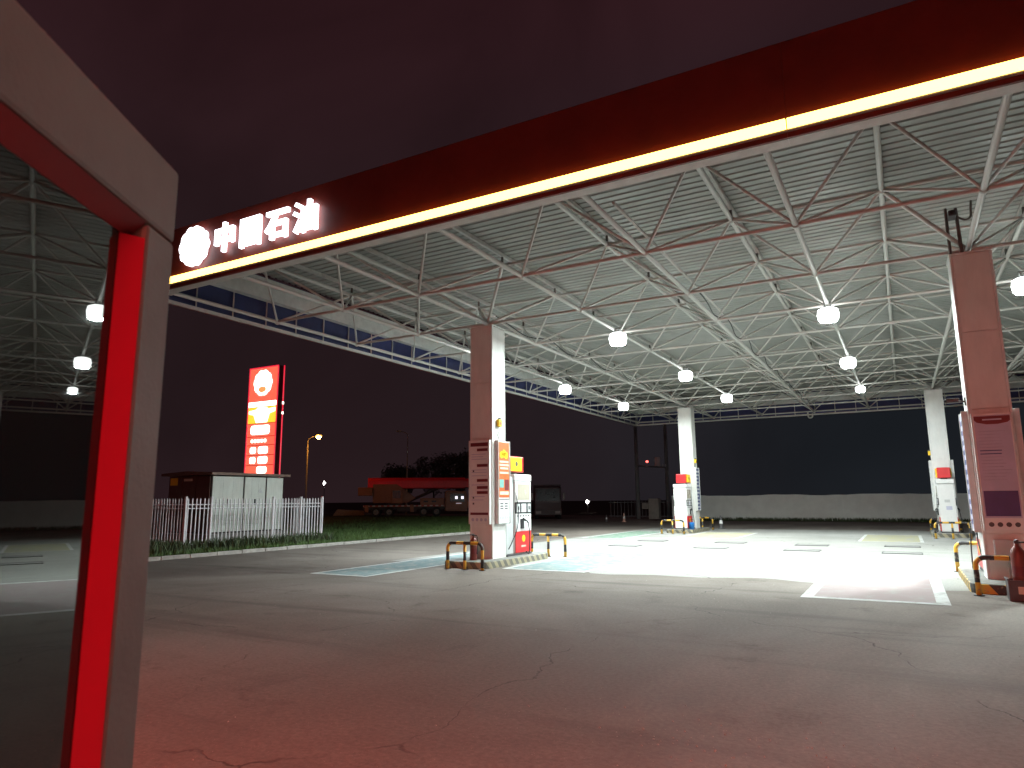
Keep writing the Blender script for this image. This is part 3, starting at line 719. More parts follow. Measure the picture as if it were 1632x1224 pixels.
cctv(11.358, -0.12, 3.62, R(-90), 'small dark security camera above the side board of the near right column')
# pipes and camera above the near right column
pp = thing('roof_camera_mast', 'pair of dark pipes with a camera on top of the near right column', 'mast', (11.45, -0.28, 6.65))
bar('pipe', (-0.06, 0, 0), (-0.06, 0, 1.02), 0.03, frame_dark, pp, 8); bar('pipe', (0.14, 0.02, 0), (0.12, 0.02, 1.0), 0.035, frame_dark, pp, 8)
box('camera_body', (-0.04, -0.32, 0.74), (0.10, 0.02, 0.86), dark_grey, pp, 0.02)
lathe('camera_lens', [(0.04, 0), (0.045, 0.03), (0, 0.03)], black, pp, (0.03, -0.33, 0.80), 10, (R(90), 0, 0))
tube('cable_loop', smooth_path([(0.14, 0.02, 0.80), (0.26, 0.02, 0.72), (0.36, 0.0, 0.76), (0.38, 0.0, 0.95), (0.40, 0.0, 1.10)], 5), 0.022, frame_dark, pp, 8)

# extinguishers and boxes at the column feet
def extinguisher(x, y, z, label, s=1.0):
    t = thing('fire_extinguisher', label, 'extinguisher', (x, y, z), 0, 'fire extinguishers at the columns'); t.scale = (s, s, s)
    lathe('cylinder', [(0, 0.0), (0.085, 0.0), (0.095, 0.02), (0.095, 0.46), (0.085, 0.52), (0.05, 0.57), (0.032, 0.59), (0.032, 0.62), (0, 0.62)], ext_red, t, seg=20)
    box('valve', (-0.03, -0.03, 0.622), (0.03, 0.03, 0.66), dark_grey, t, 0.006)
    box('lever', (-0.018, -0.14, 0.662), (0.018, 0.03, 0.684), dark_grey, t, 0.004)
    tube('hose', smooth_path([(0.03, 0, 0.64), (0.12, 0, 0.62), (0.13, 0, 0.40), (0.115, 0, 0.16)], 5), 0.013, black, t, 8)
    lathe('paper_label', [(0.0958, 0.16), (0.0958, 0.30)], maroon_print, t, seg=20)
extinguisher(0.02, -0.78, 0.172, 'dull red fire extinguisher at the foot of the first column')
extinguisher(11.70, -1.93, 0.22, 'tall red fire extinguisher before the near right column', 1.15)
bt = thing('sand_box', 'small dark box with a pale label before the near right hoop', 'box', (11.70, -1.93, 0))
boxes('walls', [((-0.20, -0.18, 0), (0.20, -0.155, 0.34)), ((-0.20, 0.155, 0), (0.20, 0.18, 0.34)), ((-0.20, -0.155, 0), (-0.175, 0.155, 0.34)), ((0.175, -0.155, 0), (0.20, 0.155, 0.34))], dark_grey, bt, 0.004)
box('floor_plate', (-0.175, -0.155, 0.0), (0.175, 0.155, 0.215), black, bt, 0.0)
box('label_plate', (-0.07, -0.184, 0.12), (0.07, -0.181, 0.24), cream_print, bt, 0.0008)
box('rim', (-0.215, -0.195, 0.335), (-0.17, 0.195, 0.36), dark_grey, bt, 0.004); box('rim', (0.17, -0.195, 0.335), (0.215, 0.195, 0.36), dark_grey, bt, 0.004)
jb = thing('junction_box', 'pale electrical box low on the front of the near right column', 'box', (11.72, -0.362, 0.62))
box('case', (-0.21, -0.09, 0), (0.21, -0.002, 0.30), grey_panel, jb, 0.015); box('door', (-0.19, -0.10, 0.02), (0.19, -0.091, 0.28), grey_panel, jb, 0.004)
bar('conduit', (0, -0.04, -0.44), (0, -0.04, 0), 0.02, grey_panel, jb, 8)
bk = thing('blue_bucket', 'small blue bucket beside the far left dispenser', 'bucket', (0.50, 19.2, 0.172))
lathe('shell', [(0, 0.01), (0.11, 0.01), (0.12, 0.0), (0.15, 0.34), (0.16, 0.35), (0.145, 0.35), (0.11, 0.03), (0, 0.03)], blue_plastic, bk, seg=18)
tube('handle', smooth_path([(-0.15, 0, 0.34), (-0.11, 0, 0.46), (0, 0, 0.50), (0.11, 0, 0.46), (0.15, 0, 0.34)], 5), 0.008, black, bk, 6)
def cone(x, y, label, m, s=1.0):
    t = thing('traffic_cone', label, 'cone', (x, y, 0), 0.3, 'traffic cones'); t.scale = (s, s, s)
    box('base', (-0.18, -0.18, 0), (0.18, 0.18, 0.035), m, t, 0.01)
    lathe('cone', [(0.135, 0.036), (0.12, 0.06), (0.035, 0.66), (0.028, 0.68), (0, 0.68)], m, t, seg=18)
    lathe('reflective_band', [(0.096, 0.26), (0.069, 0.43)], white_plastic, t, seg=18)
cone(-8.6, 33.9, 'pale traffic cone standing far off by the gate', cone_orange)
cone(-9.9, 33.6, 'short traffic cone beside the pale one', cone_dark, 0.8)
cone(0.75, 24.6, 'dark traffic cone behind the far left column', cone_dark, 1.1)

# ------------------------------------------------------------------ boundary wall
bw = thing('boundary_wall', 'long low limewashed boundary wall across the back of the forecourt', 'wall', (0, 40.0, 0))
def wavy_wall(x0, x1):
    bm = bmesh.new(); n = int((x1-x0)/0.5); A = []
    for k in range(n+1):
        x = x0+(x1-x0)*k/n; h = 1.93+0.035*math.sin(x*0.9)+random.uniform(-.02, .02)
        A.append([bm.verts.new(p) for p in ((x, -0.12, -0.1), (x, -0.12, h), (x, 0.12, h), (x, 0.12, -0.1))])
    for a, b in zip(A, A[1:]):
        for q in range(3): bm.faces.new((a[q], b[q], b[q+1], a[q+1]))
    bm.faces.new(A[0]); bm.faces.new(A[-1][::-1]); bmesh.ops.recalc_face_normals(bm, faces=bm.faces)
    return finish(bm, 'wall_run')
link('wall_run', wavy_wall(-6.6, 45), wall_plaster, bw)
for k in range(9): box('pier', (-6.6+k*6.2, -0.155, -0.1), (-6.25+k*6.2, -0.121, 1.86), wall_plaster, bw, 0.01)

# ------------------------------------------------------------------ substation cabinet and its fence
ks = thing('transformer_cabinet', 'pale box transformer cabinet with brown end inside the white fence', 'cabinet', (-14.0, 1.7, 0))
box('plinth', (-3.0, -0.15, 0), (0.15, 3.95, 0.50), plinth_concrete, ks, 0.02)
box('shell', (-2.75, 0.03, 0.502), (-0.03, 3.68, 2.80), M('kiosk_dark_steel', (0.035, 0.03, 0.028), 0.6), ks, 0.01)
for y0, y1 in ((0.05, 1.53), (1.61, 2.69), (2.77, 3.66)):
    d = box('door', (-0.028, y0, 0.56), (0.012, y1, 2.78), kiosk_white, ks, 0.008)
    for f in (0.33, 0.66):
        if y1-y0 > 1.0: box('door_seam', (0.0125, y0+(y1-y0)*f-0.004, 0.60), (0.0145, y0+(y1-y0)*f+0.004, 2.74), grey_panel, d, 0.0005)
    boxes('louvre', [((0.0125, y0+0.12, 0.78+0.05*k), (0.026, y1-0.12, 0.80+0.05*k)) for k in range(12)], kiosk_white, d, 0.002)
    if y1 < 3: box('handle', (0.0125, (y0+y1)/2-0.03, 1.62), (0.05, (y0+y1)/2+0.03, 1.86), black, d, 0.008)
prism('warning_sign', [(-0.13, -0.1), (0.13, -0.1), (0, 0.12)], 0, 0.003, grey_panel, ks, (0.0125, 2.42, 2.22), (R(90), 0, R(90)))
for k in range(3):
    d = box('end_door', (-2.70+k*0.88, -0.002, 0.56), (-1.86+k*0.88, 0.028, 2.78), kiosk_brown, ks, 0.008)
    box('end_handle', (-1.98+k*0.88, -0.03, 1.6), (-1.94+k*0.88, -0.003, 1.8), black, d, 0.004)
box('yellow_sign', (-2.62, -0.008, 2.44), (-2.14, -0.003, 2.74), yellow_panel, ks, 0.001)
box('pale_sign', (-1.74, -0.008, 2.60), (-1.20, -0.003, 2.70), cream_print, ks, 0.001)
rf = prism('roof', [(-3.02, 2.83), (0.22, 2.83), (0.22, 2.93), (-1.4, 3.00), (-3.02, 2.93)], -0.0, 4.05, kiosk_roof, ks, (0, 3.88, 0), (R(90), 0, 0))
fc = thing('picket_fence', 'white metal picket fence enclosing the transformer cabinet', 'fence', (-12.5, 0, 0))
bm = bmesh.new(); bm_box(bm, (-0.014, -0.020, 0.10), (0.014, 0.020, 1.84), 0.003)
v = [bm.verts.new(p) for p in ((-0.014, -0.02, 1.842), (0.014, -0.02, 1.842), (0.014, 0.02, 1.842), (-0.014, 0.02, 1.842), (0, 0, 1.90))]
for a, b in ((0, 1), (1, 2), (2, 3), (3, 0)): bm.faces.new((v[a], v[b], v[4]))
picket = finish(bm, 'picket'); picket.materials.append(fence_white)
def run(a, b, n, dead=()):
    a = Vector(a); b = Vector(b); d = b-a; ang = math.atan2(d.y, d.x)+math.pi/2
    for k in range(n):
        if k in dead: continue
        p = a + d*(k+0.5)/n
        o = link('picket', picket, None, fc, (p.x, p.y, random.uniform(-.006, .006))); o.rotation_euler = (random.uniform(-.006, .006), random.uniform(-.006, .006), ang)
    nn = Vector((-d.y, d.x, 0)).normalized()*0.033
    for z in (0.24, 1.52, 1.66):
        bar('rail', (a.x+nn.x, a.y+nn.y, z), (b.x+nn.x, b.y+nn.y, z), 0.022, fence_white, fc, 8)
def fpost(x, y): box('post', (x-0.04, y-0.04, 0), (x+0.04, y+0.04, 1.95), fence_white, fc, 0.006)
Y0, Y1 = -0.45, 6.3
run((0, Y0, 0), (0, Y1, 0), 40); run((-5.4, Y0, 0), (0, Y0, 0), 32); run((-5.4, Y1, 0), (0, Y1, 0), 32); run((-5.4, Y0, 0), (-5.4, Y1, 0), 40)
for p in ((0, Y0), (0, 0.62), (0, 3.55), (0, 5.05), (0, Y1), (-5.4, Y0), (-5.4, Y1), (-2.7, Y0), (-2.7, Y1), (-5.4, 3)): fpost(*p)
boxes('footing', [((-0.12, Y0-0.15, -0.02), (0.14, Y1+0.14, 0.09)), ((-5.5, Y0-0.15, -0.02), (-0.125, Y0+0.12, 0.085)), ((-5.5, Y1-0.12, -0.02), (-0.125, Y1+0.14, 0.085))], plinth_concrete, fc, 0.01)

# ------------------------------------------------------------------ price totem
TX, TY = -24.3, 13.97
tt = thing('price_totem', 'tall glowing red price totem behind the transformer cabinet', 'sign', (TX, TY, 0))
TW = 2.72
box('mast_core', (-TW, 0.03, 0.1), (0, 0.50, 10.45), M('totem_casing', (0.10, 0.008, 0.012), 0.4), tt, 0.02)
box('plinth', (-TW-0.2, -0.15, -0.02), (0.2, 0.70, 0.30), plinth_concrete, tt, 0.02)
def tp(name, z0, z1, mat, x0=-TW+0.04, x1=-0.10, d=0.0): return box(name, (x0, 0.006-d, z0), (x1, 0.0285-d, z1), mat, tt, 0.003)
tp('emblem_panel', 8.22, 10.40, tot_red); prism('emblem', scallop(0.86, 10, 0.07), 0, 0.02, tot_white, tt, (-1.44, 0.005, 9.42), (R(90), 0, 0))
prism('emblem_sun', [(0.36*math.cos(a), 0.20*math.sin(a)) for a in (2*math.pi*k/32 for k in range(32))], 0, 0.012, tot_orange, tt, (-1.46, -0.0155, 8.98), (R(90), 0, 0))
tp('name_band', 7.86, 8.18, tot_white)
tp('yellow_panel', 6.78, 7.82, tot_yellow)
prism('shop_blob', [(-1.2, .30), (-.55, .38), (-.4, .5), (.4, .5), (.55, .38), (1.2, .44), (1.2, .22), (.7, .1), (.5, -.46), (-.5, -.46), (-.75, .05), (-1.2, .14)], 0, 0.02, tot_white, tt, (-1.40, 0.005, 7.28), (R(90), 0, 0))
tp('price_panel', 5.92, 6.74, tot_red)
def blob(x0, x1, z0, z1):
    r = min(x1-x0, z1-z0)*0.3; pts = []
    for cx, cy, a0 in ((x1-r, z1-r, 0), (x0+r, z1-r, 90), (x0+r, z0+r, 180), (x1-r, z0+r, 270)):
        for k in range(5): pts.append((cx+r*math.cos(R(a0+22.5*k)), cy+r*math.sin(R(a0+22.5*k))))
    prism('lit_figure', pts, 0, 0.02, tot_white, tt, (0, 0.005, 0), (R(90), 0, 0))
blob(-2.35, -0.62, 6.04, 6.62)
tp('slogan_panel', 5.36, 5.88, tot_red)
for k in range(5): blob(-2.28+k*0.30, -2.08+k*0.30, 5.52, 5.72)
for z in (4.72, 4.08): 
    tp('price_panel', z, z+0.60, tot_red); blob(-2.32, -1.80, z+0.10, z+0.50); blob(-1.56, -0.70, z+0.08, z+0.52)
tp('price_panel', 3.44, 4.04, tot_red); blob(-1.62, -0.74, 3.54, 3.96)
tp('lower_panel', 3.10, 3.40, tot_red)
box('edge_tube', (0.002, 0.38, 3.1), (0.03, 0.47, 10.5), tot_edge, tt, 0.004)
for z in (7.95, 7.30): box('edge_band', (0.0305, 0.36, z), (0.036, 0.49, z+0.16), tot_white, tt, 0.001)
box('face_rim', (-TW-0.05, -0.02, 3.02), (-TW+0.035, 0.03, 10.48), tot_edge, tt, 0.004)
box('face_rim', (-TW+0.036, -0.02, 10.405), (-0.05, 0.029, 10.48), tot_edge, tt, 0.004)
box('face_rim', (-0.095, -0.02, 3.02), (-0.03, 0.029, 10.40), tot_edge, tt, 0.004)

# ------------------------------------------------------------------ street lamps and far lights
def street_lamp(x, y, h, rz, label, lit):
    t = thing('street_lamp', label, 'street lamp', (x, y, 0), rz, 'street lamps beyond the lawn')
    tube('pole', [(0, 0, 0), (0, 0, 1.0), (0, 0, h-0.5)], [0.11, 0.10, 0.06], steel_pole, t, 10)
    tube('arm', smooth_path([(0, 0, h-0.5), (0, 0, h-0.05), (0.25, 0, h+0.25), (0.85, 0, h+0.45)], 5), 0.04, steel_pole, t, 8)
    prism('lamp_head', [(0.75, -0.06), (1.35, -0.02), (1.42, 0.05), (1.30, 0.14), (0.80, 0.12)], -0.13, 0.13, grey_panel, t, (0, 0, h+0.42), (R(90), 0, 0))
    if lit: lathe('lamp_glass', [(0.0, -0.28), (0.14, -0.25), (0.23, -0.14), (0.25, -0.04), (0.22, 0.0), (0, 0.005)], sodium, t, (1.08, 0, h+0.385), 14)
    else: box('lamp_glass', (0.85, -0.10, h+0.345), (1.30, 0.10, h+0.372), dark_glass, t, 0.01)
street_lamp(-43.85, 35.6, 8.1, R(35), 'street lamp glowing orange on a pale pole beyond the lawn', True)
street_lamp(-42.3, 50.4, 9.7, R(-150), 'unlit grey street lamp rising behind the crane truck', False)
def far_lamp(x, y, z, label, mat, r=0.16, rot=None, ln=0.1):
    t = thing('far_lamp', label, 'lamp', (x, y, 0))
    bar('post', (0, 0, 0), (0, 0, z), 0.05, wood_pole, t, 8)
    box('lamp_box', (-0.3, 0.02, z-0.12), (0.3, 0.2, z+0.25), dark_grey, t, 0.03)
    o = lathe('lamp_glass', [(0, -0.03), (r*.7, -0.02), (r, 0.02), (r*.7, 0.06), (0, 0.07)], mat, t, (0, -0.08, z+0.05), 12, (R(90), 0, R(-34)))
    o.scale = (1+ln, 1, 1)
far_lamp(-74.1, 68.9, 4.7, 'tiny distant white lamp right of the orange street lamp', lamp_white, 0.30, None, 0.9)
far_lamp(-25.4, 66.1, 1.35, 'low distant white lamp in the dark between the dispensers', lamp_white, 0.22)
hp = thing('utility_pole_pair', 'pair of dark utility poles with crossbeam and small red light', 'utility pole', (-9.7, 44.2, 0))
tube('pole', [(-0.55, -2.2, -0.1), (-0.55, -2.2, 11.5)], [0.19, 0.13], wood_pole, hp, 12); tube('pole', [(0.75, 2.4, -0.1), (0.75, 2.4, 11.5)], [0.19, 0.13], wood_pole, hp, 12)
for z in (4.6, 9.6): bar('crossbeam', (-0.62, -2.45, z), (0.82, 2.65, z), 0.07, wood_pole, hp, 8)
lathe('switch_can', [(0, 0), (0.28, 0), (0.28, 0.75), (0.22, 0.82), (0, 0.82)], grey_panel, hp, (0.35, 1.0, 4.68), 14)
for k in range(3): lathe('insulator', [(0.05, 0), (0.09, 0.06), (0.05, 0.12), (0.08, 0.18), (0, 0.24)], grey_panel, hp, (0.45+0.12*k, 1.4+0.42*k, 4.68), 10)
lathe('red_light', [(0, -0.12), (0.12, -0.05), (0.12, 0.05), (0, 0.12)], lamp_red, hp, (-0.20, -0.35, 5.05), 12)
gt = thing('gate_cabinet', 'dim pale gate cabinet with dark barred fence at the yard exit', 'cabinet', (-9.0, 42.4, 0))
box('case', (-0.35, -0.35, 0.0), (0.55, 0.35, 1.75), M('dim_cabinet', (0.24, 0.22, 0.19), 0.6), gt, 0.02)
box('side_case', (-0.95, -0.3, 0.85), (-0.40, 0.3, 1.35), M('dim_cabinet', (0.24, 0.22, 0.19), 0.6), gt, 0.02)
gf = thing('barred_gate', 'dark barred gate in the gloom beyond the far left column', 'gate', (-9.0, 43.0, 0))
for k in range(22): bar('bar', (-4.2+k*0.33, 0, 0.1), (-4.2+k*0.33, 0, 1.55), 0.022, wood_pole, gf, 6)
for z in (0.22, 1.42): bar('rail', (-4.4, 0, z), (3.0, 0, z), 0.03, wood_pole, gf, 8)

# ------------------------------------------------------------------ crane truck and lorry
def wheel(parent, x, y, r=0.52, wd=0.34):
    s = 1 if y > 0 else -1
    tw = lathe('wheel', [(0.0, -wd/2), (r*.62, -wd/2), (r*.9, -wd/2), (r, -wd/2+0.06), (r, wd/2-0.06), (r*.9, wd/2), (r*.62, wd/2), (r*.58, wd/2-0.06), (0, wd/2-0.06)], tyre, parent, (x, y, r), 24, (R(90)*-s, 0, 0))
    lathe('rim', [(0, 0.0), (r*.2, 0.02), (r*.25, -0.03), (r*.5, -0.04), (r*.57, 0.0), (r*.57, -0.05)], rim_grey, tw, (0, 0, wd/2-0.005), 18)
ct = thing('crane_truck', 'orange truck crane with long red boom parked beyond the lawn', 'truck', (-37.5, 46.4, 0), R(37))
L0, L1 = -6.0, 5.7
box('chassis', (L0, -1.1, 0.75), (3.2, 1.1, 1.05), crane_dark, ct, 0.04)
box('deck', (L0, -1.25, 1.05), (2.9, 1.25, 1.22), crane_orange, ct, 0.02)
o = box('side_rail', (L0, -1.262, 1.12), (2.9, -1.252, 1.24), reflective_tape, ct, 0.002)
uvl = o.data.uv_layers.new(name='UVMap')
for lp in o.data.loops: uvl.data[lp.index].uv = (o.data.vertices[lp.vertex_index].co.x, 0)
for x in (-4.6, -3.2, 0.6, 2.0):
    for y in (-1.06, 1.06): wheel(ct, x, y)
box('tool_box', (-2.3, -1.24, 0.55), (-0.2, -0.9, 1.04), crane_dark, ct, 0.03)
box('equipment_box', (0.2, -1.2, 1.22), (2.85, -0.2, 2.0), crane_orange, ct, 0.05)
for k in range(2): box('vent', (0.55+k*0.9, -1.21, 1.55), (1.05+k*0.9, -1.2005, 1.72), black, ct, 0.004)
# carrier cab
cb = prism('cab', [(2.95, 0.55), (5.35, 0.50), (5.55, 1.35), (5.30, 2.72), (3.10, 2.82), (2.95, 2.6)], -1.2, 1.2, crane_orange, ct, (0, 0, 0), (R(90), 0, 0), 0.05)
prism('side_window', [(3.45, 1.62), (5.10, 1.55), (5.02, 2.42), (3.55, 2.50)], 1.202, 1.215, dark_glass, ct, (0, 0, 0), (R(90), 0, 0))
prism('windscreen', [(-1.0, 0.0), (1.0, 0.0), (0.95, 1.1), (-0.95, 1.1)], 0, 0.02, dark_glass, ct, (5.52, 0, 1.50), (R(79), 0, R(90)))
for x in (4.05, 4.72): box('window_reflection', (x, -1.232, 1.88), (x+0.28, -1.2165, 2.18), EM('window_reflection_glow', (0.95, 0.9, 1.0), 1.4), ct, 0.004)  # glowing rectangles stand in for station lamps reflected in the side window
box('door_handle', (4.15, -1.25, 1.36), (4.75, -1.201, 1.44), EM('painted_handle_glow', (0.95, 0.85, 1.0), 0.35), ct, 0.004)  # brightness put into the handle as a faint glow; it is no lamp
box('bumper', (5.36, -1.2, 0.45), (5.72, 1.2, 0.95), crane_dark, ct, 0.05)
for y in (-0.85, 0.85): box('headlight', (5.722, y-0.2, 0.62), (5.75, y+0.2, 0.82), white_plastic, ct, 0.01)
# crane house and boom
box('slew_ring', (-3.4, -0.8, 1.22), (-1.8, 0.8, 1.50), crane_dark, ct, 0.04)
hs = prism('crane_house', [(-5.0, 1.50), (-1.2, 1.50), (-0.3, 2.0), (-1.6, 3.0), (-2.4, 3.55), (-5.0, 3.55)], -0.95, 0.95, crane_orange, ct, (0, 0, 0), (R(90), 0, 0), 0.04)
box('operator_cab', (-3.0, -1.25, 1.45), (-1.7, -0.955, 3.0), crane_orange, ct, 0.05); box('operator_window', (-2.85, -1.262, 2.0), (-1.95, -1.2515, 2.85), dark_glass, ct, 0.01)
box('counterweight', (-6.6, -1.15, 2.3), (-5.02, 1.15, 3.2), crane_orange, ct, 0.06)
def boom(z0, x0, x1, h0, h1, wd, name):
    bm = bmesh.new()
    prof = lambda h: [(-wd/2, 0), (-wd/2, h*.7), (-wd*.35, h), (wd*.35, h), (wd/2, h*.7), (wd/2, 0), (wd*.3, -h*.08), (-wd*.3, -h*.08)]
    A = [bm.verts.new((x0, y, z0+z)) for y, z in prof(h0)]; B = [bm.verts.new((x1, y, z0+z)) for y, z in prof(h1)]
    for k in range(8): bm.faces.new((A[k], A[(k+1) % 8], B[(k+1) % 8], B[k]))
    bm.faces.new(A); bm.faces.new(B); bmesh.ops.recalc_face_normals(bm, faces=bm.faces)
    return link(name, finish(bm, name), boom_red, ct)
boom(3.15, -5.6, 5.2, 1.12, 1.12, 0.95, 'boom'); boom(3.25, 5.2, 6.0, 0.9, 0.9, 0.8, 'boom_section')
box('boom_head', (5.95, -0.35, 2.95), (6.45, 0.35, 4.3), boom_red, ct, 0.05)
bar('lift_cylinder', (-1.0, 0, 1.7), (2.2, 0, 3.1), 0.16, crane_dark, ct, 12)
tube('hook', smooth_path([(6.25, 0, 2.95), (6.25, 0, 2.2), (6.15, 0, 1.9), (6.3, 0, 1.75), (6.4, 0, 1.95)], 5), 0.05, crane_dark, ct, 8)
for x in (-5.6, -0.7): box('outrigger', (x-0.2, -1.32, 0.5), (x+0.2, -1.253, 1.3), crane_orange, ct, 0.03)

lr = thing('parked_lorry', 'dark maroon lorry cab barely visible behind the first dispenser', 'truck', (-18.2, 40.2, 0), R(-62))
prism('cab', [(-1.1, 0.55), (1.15, 0.55), (1.22, 1.5), (1.0, 2.85), (-1.1, 3.0)], -1.2, 1.2, lorry_maroon, lr, (0, 0, 0), (R(90), 0, 0), 0.06)
prism('windscreen', [(-1.05, 0.0), (1.05, 0.0), (0.98, 1.05), (-0.98, 1.05)], 0, 0.02, dark_glass, lr, (1.20, 0, 1.62), (R(81), 0, R(90)))
box('bumper', (1.16, -1.2, 0.35), (1.40, 1.2, 0.85), crane_dark, lr, 0.05)
for y in (-0.85, 0.85): box('headlight', (1.402, y-0.22, 0.5), (1.43, y+0.22, 0.72), rim_grey, lr, 0.01)
for s in (-1, 1):
    box('mirror', (1.15, s*1.42-0.1, 1.7), (1.25, s*1.42+0.1, 2.3), rim_grey, lr, 0.02); bar('mirror_arm', (1.1, s*1.2, 2.2), (1.2, s*1.42, 2.2), 0.02, black, lr, 6)
box('cargo_box', (-8.0, -1.25, 1.0), (-1.25, 1.25, 3.1), lorry_maroon, lr, 0.03)
box('chassis', (-7.8, -0.9, 0.7), (0.5, 0.9, 0.99), crane_dark, lr, 0.03)
for x in (0.1, -5.2, -6.5):
    for y in (-1.02, 1.02): wheel(lr, x, y)
lb = thing('concrete_slab', 'pale concrete slab lying on the lawn left of the crane truck', 'slab', (-49.4, 48.2, 0), R(40))
prism('slab_body', [(-1.9, 0), (1.9, 0), (1.75, 0.55), (-1.4, 0.75)], -0.9, 0.9, M('dusty_slab', (0.30, 0.20, 0.15), 0.8), lb, (0, 0, 0), (R(90), 0, 0), 0.03)
box('skid', (-1.6, -0.8, -0.02), (-1.3, 0.8, 0.05), wood_pole, lb); box('skid', (1.3, -0.8, -0.02), (1.6, 0.8, 0.05), wood_pole, lb)

# ------------------------------------------------------------------ grass and weeds
def blades(name, pts, mat, hmin, hmax, wd):
    V, F = [], []
    for x, y in pts:
        h = random.uniform(hmin, hmax); a = random.uniform(0, 6.28); b = random.uniform(0, 6.28); t = random.uniform(0.1, 0.55)*h
        c, s = math.cos(a)*wd, math.sin(a)*wd; k = len(V)
        V += [(x-c, y-s, 0.0), (x+c, y+s, 0.0), (x+math.cos(b)*t*.4+c*.6, y+math.sin(b)*t*.4+s*.6, h*.6), (x+math.cos(b)*t, y+math.sin(b)*t, h)]
        F += [(k, k+1, k+2), (k, k+2, k+3)]
    me = bpy.data.meshes.new(name); me.from_pydata(V, [], F); return link(name, me, mat)
grass_mat = M('grass_blade', (0.070, 0.135, 0.028), 0.6, var=0.5, scale=1.5)
weed_mat = M('weed_leaf', (0.050, 0.078, 0.028), 0.6, var=0.5, scale=2)
P = []
for _ in range(60000):
    y = random.uniform(-8, 16); x = -10.16 - abs(random.gauss(0, 5.5))
    if y > 15: continue
    if -18 < x < -12.4 and -0.5 < y < 6.4 and random.random() < 0.8: continue
    P.append((x, y))
for _ in range(26000):
    y = random.uniform(15, 44); e = -10.2 - (y-15.6)*0.41; P.append((e - abs(random.gauss(0, 7)) - 0.2, y))
tag(blades('grass', P, grass_mat, 0.05, 0.22, 0.012), 'short green grass growing behind the kerb', 'grass', None, 'stuff')
P = []
for _ in range(5200):
    y = random.uniform(-6, 6.2) ; P.append((-12.28 + abs(random.gauss(0, 0.35))*(1.4 if math.sin(y*2.3) > 0 else 0.7), y))
for _ in range(2500): P.append((random.uniform(-17, -12.4), -0.75 - abs(random.gauss(0, 0.4))))
tag(blades('weeds', P, weed_mat, 0.12, 0.50, 0.022), 'ragged weeds along the foot of the white fence', 'weeds', None, 'stuff')
P = [(random.uniform(-6, 45), 39.8 - abs(random.gauss(0, 0.5))) for _ in range(9000)]
tag(blades('wall_weeds', P, weed_mat, 0.08, 0.32, 0.022), 'dark weeds along the foot of the boundary wall', 'weeds', None, 'stuff')
tag(sheet('dirt_strip', rect(-8, 38.0, 45, 39.95), 0.0, soil_mat), 'dark dirt strip before the boundary wall', kind='structure')

V, F = [], []
for k in range(420):
    if k < 150: x, y = random.gauss(8.9, 0.7), random.gauss(-11.2, 0.35)
    else: x, y = random.uniform(-6, 16), random.uniform(-14, -1)
    r = random.uniform(0.004, 0.011); n0 = len(V); a0 = random.random()*6
    for q in range(5): V.append((x+r*math.cos(a0+q*1.2566)*random.uniform(.7, 1.3), y+r*math.sin(a0+q*1.2566)*random.uniform(.7, 1.3), -0.004))
    V.append((x, y, -0.004+r*random.uniform(.6, 1.1)))
    for q in range(5): F.append((n0+q, n0+(q+1) % 5, n0+5))
me = bpy.data.meshes.new('gravel'); me.from_pydata(V, [], F)
tag(link('gravel', me, M('pale_grit', (0.36, 0.33, 0.29), 0.9)), 'pale grit scattered over the concrete forecourt', 'gravel', None, 'stuff')

# ------------------------------------------------------------------ far trees
bark = M('tree_bark', (0.06, 0.045, 0.035), 0.9); leaf = M('tree_leaf', (0.060, 0.078, 0.058), 0.7, var=0.5, scale=0.8)
def crown_mesh(seed, h, w):
    r = random.Random(seed); V, F = [], []
    cl = [(r.gauss(0, w*.36), r.gauss(0, w*.36), h*(.42+.56*r.random()**.9), w*r.uniform(.16, .34)) for _ in range(46)]
    for cx, cy, cz, cr in cl:
        for _ in range(95):
            d = Vector((r.gauss(0, 1), r.gauss(0, 1), r.gauss(0, .8))).normalized()*cr*r.random()**.4
            c = Vector((cx, cy, cz))+d; e = r.uniform(.12, .30)
            a = Vector((r.gauss(0, 1), r.gauss(0, 1), r.gauss(0, 1))).normalized(); b = a.orthogonal().normalized()
            k = len(V); V += [tuple(c-a*e), tuple(c+b*e*.5), tuple(c+a*e), tuple(c-b*e*.5)]; F.append((k, k+1, k+2, k+3))
    me = bpy.data.meshes.new('crown'); me.from_pydata(V, [], F); me.materials.append(leaf); return me
def trunk_mesh(seed, h, w):
    r = random.Random(seed+50); bm = bmesh.new()
    tube_bm(bm, [(0, 0, -.1), (.05, .02, h*.2), (-.04, .05, h*.45), (.05, 0, h*.8)], [.20, .15, .11, .03], 8)
    for k in range(7):
        a = k*.9+r.random(); z = h*(.28+.07*k); q = w*r.uniform(.3, .5)
        tube_bm(bm, [(0, 0, z), (math.cos(a)*q*.5, math.sin(a)*q*.5, z+h*.08), (math.cos(a)*q, math.sin(a)*q, z+h*.2)], [.07, .05, .015], 6)
    me = finish(bm, 'trunk'); me.materials.append(bark); return me
kinds = [(crown_mesh(k, 8.0+k, 4.6+.5*k), trunk_mesh(k, 8.0+k, 4.6+.5*k)) for k in range(3)]
TREES = [(-53.2, 62.5, .78, 'rounded dark tree just behind the unlit street lamp'),
    (-49.2, 65.5, .88, 'low dark tree over the middle of the crane boom'), (-45.6, 67.8, .85, 'dark tree over the tip of the crane boom'),]
for k, (x, y, sca, lab) in enumerate(TREES):
    t = thing('tree', lab, 'tree', (x, y, 0), k*1.3, 'dark trees beyond the yard'); t.scale = (sca, sca, sca)
    link('crown', kinds[k % 3][0], None, t); link('trunk', kinds[k % 3][1], None, t)

